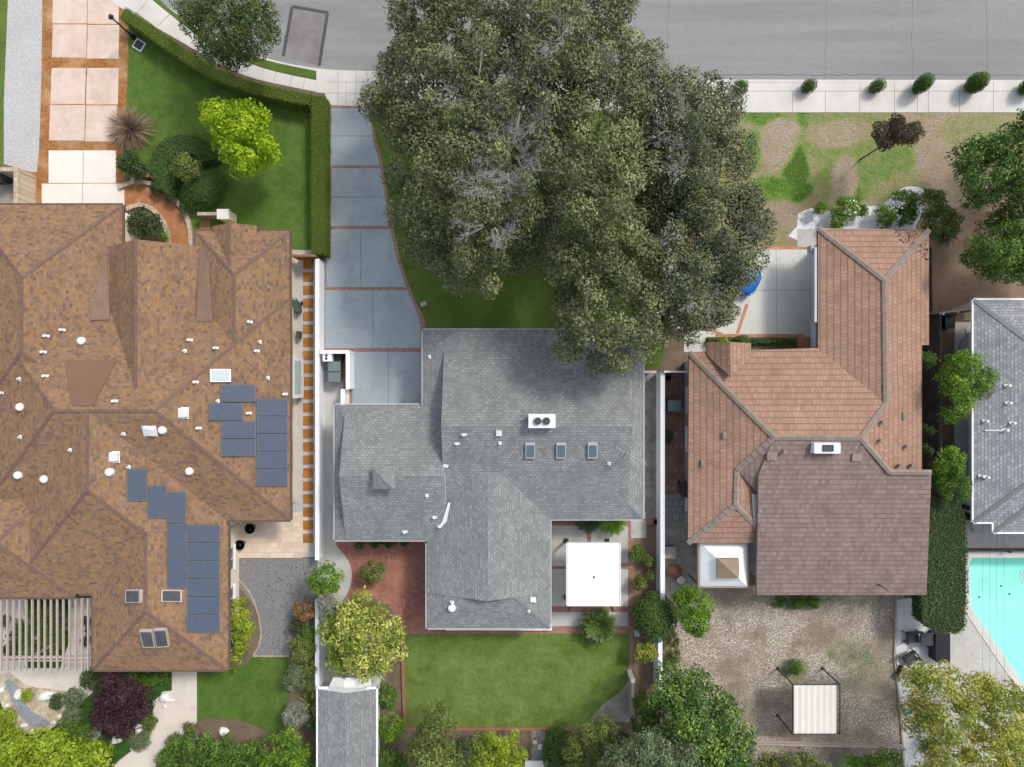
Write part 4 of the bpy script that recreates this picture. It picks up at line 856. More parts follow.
for xx in (800, 850, 890): window(HR, (P(xx,0,1.5).x, P(0,586,ZR).y, 1.4), (0,-1,0), 1.6, 1.3, MT['white_paint'])
for xx in (845, 890): window(HR, (P(xx,0,1.5).x, P(0,238,ZR).y, 1.4), (0,1,0), 1.6, 1.2, MT['white_paint'])
door(HR, (P(805,0,1.5).x, P(0,360,ZR).y, 1.05), (0,1,0), 1.0, 2.1, MT['wood'], MT['white_paint'])
b = MB(); xg = P(836,0,ZR).x; b.box(xg-.04, P(0,320,1).y, 0, xg, P(0,252,1).y, 2.2); b.build('garage_door', MT['white_paint'], HR)
# --- far right house
ZE = 2.8; HE = thing('house', 'blue-grey shingle roofed house with white gutters beside the swimming pool', 'house', P(1080, 420))
re_ = Roof(21); W = MB()
for r_, ax, en in (((974,300,1330,522),'x','hh'), ((994,430,1200,532),'x','hh')):
    re_.block(r_, ZE, ax, en); wall_block(W, r_, ZE-.12, ZE, 1.55)
RE = re_.finish(HE, [MT['shingle_grey2'], MT['white_paint'], MT['grey_wall']], MT['cap_grey'], .22, .3, .012, MT['white_paint'])
W.build('wall', MT['white_wall'], HE)
for x, y in ((1007,385.5),(1008,403),(1005,430),(985,421),(1012,423),(981,476),(986,477)): pipe_vent(re_, RE, x, y, 'tee')
q, nn = re_.quad(rq(985,429.8,1004,431.2), .08); b = MB(); slab(b, q, nn, .03); b.build('conduit', MT['white_paint'], RE)
xw = P(974,0,ZE).x+1.55
for yy in (372, 448, 488): window(HE, (xw, P(0,yy,1.5).y, 1.4), (-1,0,0), 1.2, 1.0, MT['white_paint'])
for xx in (1010, 1060): window(HE, (P(xx,0,1.5).x, P(0,532,ZE).y+1.55, 1.4), (0,-1,0), 1.6, 1.4, MT['white_paint'])
# --- garden shed (bottom)
HS = thing('shed', 'long grey shingle gable shed with small white porch at its head', 'shed', P(345, 760)); rs = Roof(17); W = MB()
rs.block((318,689,376,900), 2.6, 'y', 'gg', cap=False); wall_block(W, (318,689,376,900), 2.5, 2.6, .3)
RS = rs.finish(HS, [MT['shingle_grey'], MT['white_paint'], MT['white_wall']], MT['cap_grey'], .2, .3, .01, MT['white_paint']); W.build('wall', MT['white_wall'], HS)
b = MB(); A = [P(333,677.5,2.0),P(344,677.5,2.25),P(344,695,2.4),P(325,695,2.0)]; slab(b, A, Vector((0,0,1)), .08); A = [P(344,677.5,2.25),P(371,679,2.0),P(371.5,693,2.0),P(344,695,2.4)]; slab(b, A, Vector((0,0,1)), .08)
b.build('porch_roof', MT['white_metal'], HS); door(HS, (P(346,0,1).x, P(0,689,2.6).y-.3, 1), (0,1,0), .9, 2.0, MT['white_paint'], MT['white_paint'])
# ---------------------------------------------------------------- foliage
def quadmesh(name, V, tone, mat, parent=None, nv=4):
    """V: (n*nv, 3) world coordinates, one face for every nv vertices"""
    me = bpy.data.meshes.new(name); nf = len(V)//nv
    if parent is not None: V = V-np.array(ORI[parent.name])
    me.vertices.add(len(V)); me.vertices.foreach_set('co', V.astype(np.float32).ravel())
    me.loops.add(nf*nv); me.loops.foreach_set('vertex_index', np.arange(nf*nv, dtype=np.int32))
    me.polygons.add(nf); me.polygons.foreach_set('loop_start', np.arange(0, nf*nv, nv, dtype=np.int32))
    me.update(calc_edges=True)
    a = me.attributes.new('tone', 'FLOAT', 'FACE'); a.data.foreach_set('value', np.clip(tone, 0, 1).astype(np.float32))
    me.materials.append(mat); return link(name, me, parent)
def unit(v): return v/np.maximum(np.linalg.norm(v, axis=1, keepdims=True), 1e-9)
def leaf_quads(p, nrm, size, aspect=.5, tone=None, jit=.8, droop=0, up=.3):
    n = len(p); nrm = unit(nrm+rng.normal(0, jit, (n, 3))+np.array([0,0,up])); t = unit(np.cross(nrm, rng.normal(0, 1, (n, 3)))); bb = np.cross(nrm, t)
    L = (size*rng.uniform(.7, 1.3, n))[:, None]; t2 = t*L*.5; b2 = bb*L*.5*aspect
    V = np.stack([p-t2, p+b2, p+t2, p-b2], 1).reshape(-1, 3); return V
def clump_leaves(cl, dens, size, aspect=.5, flat=.85, ctone=.35, shell=.55, low=-.35, jit=.8, up=.3):
    """cl: (x,y,z,r) world. leaves all round each clump, thin at its core"""
    VV = []; TT = []
    for x, y, z, r in cl:
        n = int(dens*4*math.pi*r*r/(size*size*aspect)*.5)+4
        d = unit(rng.normal(0, 1, (n, 3))); d = d[d[:, 2] > low]; n = len(d)
        lump = 1+.16*np.sin(d[:, 0]*5+x*3)*np.sin(d[:, 1]*5+y*3)
        rad = r*(shell+(1-shell)*rng.uniform(0, 1, n)**.6)*lump*rng.choice([1, 1, 1, 1.12], n)
        p = np.array([x, y, z])+d*rad[:, None]*np.array([1, 1, flat])
        VV.append(leaf_quads(p, d, size, aspect, jit=jit, up=up)); ct = rng.uniform(-ctone, ctone)
        TT.append(np.clip(.45+ct+rng.normal(0, .2, n), 0, 1))
    return np.concatenate(VV), np.concatenate(TT)
def grow(base, top, cl, r0, mat, parent, name='branch', rmin=.02, n=6, wob=.12):
    """limbs: each clump joins the nearest limb already grown"""
    mb = MB(); base = Vector(base); top = Vector(top)
    tr = MB(); k = [base, base.lerp(top, .35)+Vector((random.uniform(-.1,.1),)*2+(0,)), base.lerp(top, .7), top]
    tr.tube([k[0]-Vector((0,0,.1)), k[0]+Vector((0,0,.15)), k[1], k[2], k[3]], [r0*1.5, r0*1.15, r0*.95, r0*.85, r0*.75], max(8, n))
    nodes = [(top, 0.0, r0*.75)]; D = max(((Vector(c[:3])-top).length for c in cl), default=1)+.3
    for c in sorted(cl, key=lambda c: (Vector(c[:3])-top).length):
        e = Vector(c[:3]); dt = (e-top).length; best = min(nodes, key=lambda q: (q[0]-e).length+q[1]*.25)
        a = best[0]; L = (e-a).length; ns = max(2, int(L/.8)); pts = [a]; ra = min(best[2]*.85, r0*.7*(1-best[1]/D)**1.0+rmin)
        for i in range(1, ns+1):
            q = a.lerp(e, i/ns)+Vector((random.uniform(-1,1), random.uniform(-1,1), random.uniform(-.4,.9)))*wob*L/ns*(1 if i < ns else 0)
            pts.append(q)
        rs_ = [max(rmin, ra*(1-.75*i/ns)) for i in range(ns+1)]; mb.tube(pts, rs_, n if ra > .06 else 4)
        for i in range(1, ns+1): nodes.append((pts[i], best[1]+L*i/ns, rs_[i]))
    tr.build('trunk', mat, parent, True)
    if mb.f: mb.build(name, mat, parent, True)
def dome(px, py, rpx, z, hR, cr, n=None, flat=.8):
    """clump centres over the dome of a crown seen at photo point px,py, with crown middle at height z"""
    c = P(px, py, z); Rm = M(rpx, z); out = []
    n = n or max(5, int(2.6*(Rm/cr)**2))
    for i in range(n):
        u = (i+.5)/n; zz = 1-1.35*u; th = i*2.39996+random.uniform(-.5,.5); s_ = math.sqrt(max(0, 1-zz*zz)); k = Rm-cr*.85*random.uniform(.8,1.25)
        out.append((c.x+s_*math.cos(th)*k, c.y+s_*math.sin(th)*k, z+zz*max(.05, hR-cr*.6), cr*random.uniform(.8,1.2)))
    return out
def plant(name, label, cat, blobs, mat, size=.12, dens=1.0, cr=None, stem=None, group=None, bark='bark', r0=.08, base=None, aspect=.5, ctone=.22, z0=0, low=-.35, jit=.8, up=.3, extra=None):
    """blobs: (px,py,rpx,z_mid,half_height)"""
    cl = []
    for bx, by, br, z, hR in blobs:
        c_ = cr or max(.18, M(br, z)*.34); cl += dome(bx, by, br, z, hR, c_)
    b0 = base or (sum(b[0] for b in blobs)/len(blobs), sum(b[1] for b in blobs)/len(blobs)); bp = P(b0[0], b0[1], z0)
    t = thing(name, label, cat, bp, group)
    V, T = clump_leaves(cl, dens*1.9, size, aspect, ctone=ctone+.06, low=low, jit=.6, up=.15, shell=.45); V[:, 2] = np.maximum(V[:, 2], z0+.02)
    quadmesh('crown' if 'tree' in name else 'foliage', V, T, LM[mat], t)
    zt = min(b[3]-b[4]*.3 for b in blobs); xs = sum(c[0] for c in cl)/len(cl); ys = sum(c[1] for c in cl)/len(cl); zt = max(z0+.12, zt)
    grow((bp.x, bp.y, z0), (bp.x*.6+xs*.4, bp.y*.6+ys*.4, max(z0+.12, zt*.8)), cl, r0, MT[bark], t, rmin=.012, n=6)
    return t
def scatter_poly(poly, z_fn, step, cr, holes=()):
    """clump centres inside a photo outline; z_fn(depth) gives their height"""
    poly = [Vector(p) for p in poly]; xs = [p[0] for p in poly]; ys = [p[1] for p in poly]; out = []
    def inside(x, y):
        c = False
        for i in range(len(poly)):
            a, b_ = poly[i], poly[i-1]
            if (a[1] > y) != (b_[1] > y) and x < (b_[0]-a[0])*(y-a[1])/(b_[1]-a[1])+a[0]: c = not c
        return c
    def dist(x, y):
        p = Vector((x, y)); m_ = 1e9
        for i in range(len(poly)):
            a, b_ = poly[i-1], poly[i]; ab = b_-a; t_ = max(0, min(1, (p-a).dot(ab)/max(ab.length_squared, 1e-9))); m_ = min(m_, (a+ab*t_-p).length)
        return m_
    y = min(ys)
    while y < max(ys):
        x = min(xs)+random.uniform(0, step)
        while x < max(xs):
            xx = x+random.uniform(-.45,.45)*step; yy = y+random.uniform(-.45,.45)*step
            if inside(xx, yy):
                d = dist(xx, yy)
                if d > cr*.55 and not any((xx-h[0])**2+(yy-h[1])**2 < h[2]**2 for h in holes):
                    z = z_fn(d, xx, yy)+random.uniform(-.6,.7); p = P(xx, yy, z); out.append((p.x, p.y, z, M(cr, z)*random.uniform(.75,1.25)))
            x += step
        y += step
    return out
def twigs(mb, p, d, L, r, depth):
    pts = [p]; q = p; r = max(r, .009)
    for i in range(3):
        d = (d+Vector((random.uniform(-.35,.35), random.uniform(-.35,.35), random.uniform(-.15,.25)))).normalized(); q = q+d*L/3; pts.append(q)
    mb.tube(pts, [r, r*.85, r*.7, r*.55], 4, cap=False)
    if depth:
        for k in range(random.choice([2,3,3])):
            dd = (d+Vector((random.uniform(-.9,.9), random.uniform(-.9,.9), random.uniform(-.3,.5)))).normalized(); twigs(mb, pts[random.choice([1,2,3,3])], dd, L*.72, r*.6, depth-1)
# big oaks
def dome_z(top, low, R_, puff=None):
    def f(d, x, y):
        a = 2*math.pi/max(16, R_*.55); amp = (top-low)*.22
        n_ = math.sin(x*a+1.3*math.sin(y*a*.7))*math.sin(y*a+1.1*math.sin(x*a*.6)+1)
        return low+(top-low)*(1-(1-min(1, d/R_))**2)*.9+amp*n_*min(1, d/12)
    return f
oakA = [(392,-60),(388,10),(384,45),(367,95),(370,125),(380,160),(384,192),(388,218),(408,238),(424,262),(450,290),(480,300),(500,302),(508,285),(522,266),(545,268),(552,290),(541,305),(546,325),(560,352),(588,368),(618,380),(644,374),(662,352),(676,318),(672,250),(664,228),(660,200),(664,170),(668,130),(672,80),(670,60),(655,25),(645,-60)]
hA = [(443,86,13),(517,128,15),(512,168,16),(500,188,10),(548,40,12),(572,40,10),(500,225,9),(562,235,7),(590,75,7),(465,60,6),(598,290,7),(470,200,7)]
cl = scatter_poly(oakA, dome_z(10.6, 5.2, 90), 19, 15, hA)
cl += [(c[0]+random.uniform(-.5,.5), c[1]+random.uniform(-.5,.5), c[2]-1.5, c[3]*1.1) for c in cl if random.random() < .75]
oak = thing('oak_tree', 'huge sprawling olive-green oak with bare grey twigs over the grey house lawn and the street', 'tree', P(560,205))
V, T = clump_leaves(cl, 2.2, .15, .6, ctone=.3, shell=.45, low=-.5, flat=.8, jit=.55, up=.15); quadmesh('crown', V, T, LM['oak'], oak)
bp = P(560,205); grow(bp, (bp.x, bp.y, 2.6), cl, .5, MT['bark_grey'], oak, rmin=.03, n=8)
mb = MB()
for x, y, r_, nn_ in ((517,112,44,70),(508,158,50,90),(492,185,34,40),(535,140,30,24),(440,84,16,8),(560,45,26,20),(590,60,20,14),(490,222,24,20),(470,210,20,12)):
    for i in range(nn_):
        a = random.uniform(0, 6.28); z = random.uniform(8.8, 10.4); p = P(x+math.cos(a)*r_*.3, y+math.sin(a)*r_*.3, z)
        twigs(mb, p, Vector((math.cos(a), -math.sin(a), random.uniform(.1,.9))).normalized(), random.uniform(.4,.7), .02, 3)
mb.tube([P(585,205,4.5), P(548,188,7), P(520,180,9.2), P(492,172,9.9), P(470,178,10)], [.2,.18,.15,.1,.05], 8); mb.tube([P(548,188,7), P(526,165,9.2), P(514,140,10), P(520,112,10.4)], [.14,.11,.08,.04], 8)
mb.build('dead_branches', MT['bark_grey'], oak)
oakB = [(636,70),(648,45),(668,32),(675,40),(672,60),(692,62),(712,74),(722,85),(742,90),(748,112),(750,140),(752,172),(768,195),(782,225),(784,258),(770,280),(752,290),(735,318),(722,338),(690,346),(662,345),(648,330),(640,290),(638,240),(636,200),(630,165),(636,120)]
hB = [(654,110,11),(660,95,8),(679,212,14),(690,224,9),(668,160,9),(675,170,5),(655,250,6),(742,312,5)]
cl = scatter_poly(oakB, dome_z(8.6, 4.6, 60), 17, 14, hB)
cl += [(c[0]+random.uniform(-.5,.5), c[1]+random.uniform(-.5,.5), c[2]-1.3, c[3]*1.1) for c in cl if random.random() < .8]
cl += [tuple(P(x_, y_, 5.2))+(.75,) for x_, y_ in ((735,262),(744,256),(728,270),(742,272),(722,258),(733,280))]
oak = thing('oak_tree', 'darker grey-green oak between the walkway and the concrete court, dark limb showing in its gap', 'tree', P(648,236))
V, T = clump_leaves(cl, 2.2, .14, .6, ctone=.3, shell=.45, low=-.5, flat=.8, jit=.55, up=.15); quadmesh('crown', V, T, LM['oak_dark'], oak)
bp = P(648,236); grow(bp, (bp.x, bp.y, 2.4), cl, .36, MT['bark_dark'], oak, rmin=.028, n=8)
mb = MB(); mb.tube([P(662,208,5.0), P(672,206,5.6), P(684,211,6), P(692,222,6.2), P(698,236,6.3)], [.13,.13,.12,.1,.07], 8); mb.tube([P(690,219,6.1), P(702,214,6.5), P(712,208,7)], [.08,.06,.04], 8); mb.tube([P(648,236,2.4), P(650,225,3.6), P(656,212,4.6), P(662,208,5.0)], [.3,.22,.15,.13], 8)
mb.build('limb', MT['bark_dark'], oak, True)
mb = MB()
for x, y, r_, nn_ in ((675,130,24,20),(690,160,20,14),(735,240,18,10),(700,300,18,10),(660,85,12,6)):
    for i in range(nn_):
        a = random.uniform(0, 6.28); z = random.uniform(7.2, 8.4); p = P(x+math.cos(a)*r_*.3, y+math.sin(a)*r_*.3, z)
        twigs(mb, p, Vector((math.cos(a), -math.sin(a), random.uniform(.1,.9))).normalized(), random.uniform(.4,.65), .018, 3)
mb.build('dead_branches', MT['bark_grey'], oak)
def oaktree(name, label, poly, holes, base, top, low, RR_, step, cr, mat, size, dens, bark, r0, ct=.3, group=None, zt=2, aspect=.5):
    cl = scatter_poly(poly, dome_z(top, low, RR_), step, cr, holes); cl += [(c[0], c[1], c[2]-cr/SC*1.2, c[3]) for c in cl if random.random() < .4 and c[2] > low+.5]
    t = thing(name, label, 'tree' if 'tree' in name else 'bush', P(*base), group); V, T = clump_leaves(cl, dens*1.9, size, aspect, ctone=ct, shell=.45, low=-.5, jit=.6, up=.15); V[:, 2] = np.maximum(V[:, 2], .03)
    quadmesh('crown' if 'tree' in name else 'foliage', V, T, LM[mat], t)
    bp = P(*base); grow(bp, (bp.x, bp.y, zt), cl, r0, MT[bark], t, rmin=.015, n=7); return t
# street tree, lime tree
oaktree('street_tree', 'dark green feathery street tree on the verge beside the curved kerb', [(172,0),(180,-20),(250,-25),(272,-8),(281,20),(276,48),(258,66),(238,72),(222,66),(200,58),(186,38),(176,22)], [(205,55,5)], (232,40), 6.2, 3.2, 40, 9, 9, 'elm', .13, .75, 'bark', .16)
oaktree('lime_tree', 'bright lime-green round tree on the lush front lawn', [(199,108),(206,99),(220,97),(238,97),(252,99),(264,108),(271,125),(279,140),(276,160),(262,172),(252,180),(240,176),(225,166),(213,152),(208,132),(200,122)], [], (244,148), 4.2, 2.0, 28, 8, 8, 'lime', .2, .95, 'bark', .1, .25)
oaktree('broadleaf_tree', 'big glossy dark green tree at the right edge above the bare yard, upper of two', [(952,158),(960,142),(985,135),(1003,128),(1015,112),(1040,100),(1080,110),(1085,190),(1040,210),(1012,200),(985,212),(966,205),(958,185)], [], (1010,180), 6, 3, 40, 10, 10, 'deep', .17, .95, 'bark', .16)
oaktree('broadleaf_tree', 'dense green tree at the right edge just above the grey house, lower of two', [(958,252),(962,238),(980,228),(992,214),(1008,204),(1040,205),(1080,225),(1080,275),(1030,282),(1005,284),(980,278),(964,266)], [], (1005,255), 5, 2.5, 34, 10, 10, 'green', .16, .95, 'bark', .14)
oaktree('side_tree', 'bright green tree leaning over the fence towards the grey roof', [(940,372),(946,356),(962,350),(978,352),(996,368),(998,384),(985,398),(975,404),(968,420),(955,424),(944,415),(950,400),(940,390)], [], (935,392), 4.8, 2.8, 24, 7, 7, 'bright', .13, .9, 'bark', .1)
oaktree('yellowing_tree', 'open yellow-green tree with grey branches over the white gravel and pool deck', [(898,682),(905,668),(920,660),(938,656),(950,668),(975,666),(1000,680),(1022,688),(1045,700),(1050,800),(930,820),(912,790),(915,760),(908,735),(900,712),(903,695)],
  [(965,700,7),(985,715,8),(940,702,6),(1000,738,7),(955,722,6),(1010,705,5),(975,745,6),(925,745,8),(920,715,6)], (975,712), 6.2, 3.6, 50, 11, 10, 'yellow', .16, .85, 'bark_grey', .22, .3)
oaktree('broadleaf_tree', 'large glossy green tree at the bottom of the white boundary wall', [(640,690),(655,672),(670,665),(690,668),(708,680),(712,690),(730,694),(745,710),(752,735),(758,775),(750,820),(650,820),(636,770),(632,735),(645,725),(636,710)], [], (690,720), 5.5, 2.5, 44, 11, 11, 'deep', .2, 1.0, 'bark', .18)
oaktree('feathery_tree', 'silvery grey-green feathery tree at the bottom edge beside the big green tree', [(598,752),(618,742),(640,735),(660,728),(680,738),(705,750),(706,800),(600,815)], [], (650,752), 6.6, 5.2, 24, 8, 8, 'silver', .12, .8, 'bark_grey', .12)
oaktree('citrus_tree', 'mid-green tree at the end of the back lawn beside the paved corner', [(560,748),(566,732),(580,722),(600,715),(618,722),(622,735),(610,748),(600,770),(585,800),(556,800)], [], (590,745), 4.2, 2.2, 22, 8, 7, 'olive', .14, .9, 'bark', .1)
oaktree('olive_tree', 'pale olive tree at the bottom left corner of the back lawn', [(405,745),(412,728),(424,718),(422,705),(435,698),(450,705),(458,722),(455,740),(462,760),(460,810),(400,810)], [(440,735,4)], (438,722), 4.8, 2.6, 24, 8, 7, 'olive', .14, .8, 'bark', .1)
oaktree('broadleaf_tree', 'pale variegated round tree beside the brick patio and the white wall', [(318,638),(323,617),(338,600),(360,595),(384,601),(400,616),(407,640),(400,662),(384,680),(362,684),(343,680),(328,667),(320,652)], [], (364,640), 3.8, 1.6, 34, 9, 9, 'varieg', .24, 1.0, 'bark', .12, .3, aspect=.4)
oaktree('plum_tree', 'dark purple round tree at the corner of the brown roofed house', [(85,700),(90,684),(104,676),(125,675),(145,682),(154,700),(150,716),(140,730),(124,738),(105,734),(92,722)], [], (122,704), 3.6, 1.5, 28, 8, 8, 'purple', .15, 1.0, 'bark_dark', .09)
t = oaktree('young_tree', 'small bronze-leaved tree leaning on the patchy front yard near the pavement', [(869,136),(874,122),(886,120),(896,111),(906,117),(919,120),(924,133),(914,146),(898,150),(878,151)], [], (861,159), 3.9, 3.2, 10, 5, 5, 'bronze', .12, 1.3, 'bark', .05, zt=2.6)
oaktree('lime_bush', 'big bright yellow-green bush filling the bottom left corner', [(-30,745),(0,738),(20,742),(40,728),(60,735),(72,738),(92,742),(106,748),(108,775),(100,820),(-40,820)], [], (50,770), 2.2, 1.2, 26, 9, 8, 'lime2', .2, 1.1, 'bark', .08)
oaktree('leafy_shrub', 'wide mid-green shrub mass under the left side lawn', [(158,752),(172,740),(190,734),(215,730),(240,735),(262,738),(262,810),(140,810)], [], (205,765), 1.8, .9, 20, 8, 7, 'green', .15, 1.0, 'bark', .06)
oaktree('leafy_shrub', 'bright green shrub at the bottom against the shed wall', [(258,742),(272,732),(290,726),(306,730),(316,742),(318,812),(258,812)], [], (290,760), 2.4, 1.2, 20, 8, 7, 'bright', .15, 1.0, 'bark', .06)
oaktree('lime_bush', 'tall lime-green bush row along the brown house wall and dark gravel court', [(228,604),(232,597),(246,598),(252,610),(254,630),(250,648),(240,668),(232,674),(226,655)], [], (240,635), 1.7, .8, 12, 6, 5, 'lime2', .14, 1.1, 'bark', .05)
oaktree('leafy_shrub', 'dense olive shrub bank on the bottom fence below the dirt yard', [(757,755),(775,748),(800,752),(830,756),(838,800),(757,800)], [], (795,775), 2, 1.2, 18, 7, 6, 'olive', .13, 1.0, 'bark', .05)
oaktree('leafy_shrub', 'bright green shrub on the bottom fence beside the white gravel', [(838,760),(850,752),(870,755),(888,745),(902,755),(910,810),(838,810)], [], (870,775), 2, 1.2, 18, 7, 6, 'bright', .13, 1.0, 'bark', .05)
oaktree('leafy_shrub', 'yellow-green bush at the bottom edge between lawn and plain dirt path', [(468,750),(472,735),(492,730),(515,732),(528,742),(530,800),(468,800)], [], (500,760), 2, 1.2, 18, 7, 6, 'lime2', .13, 1.0, 'bark', .05)
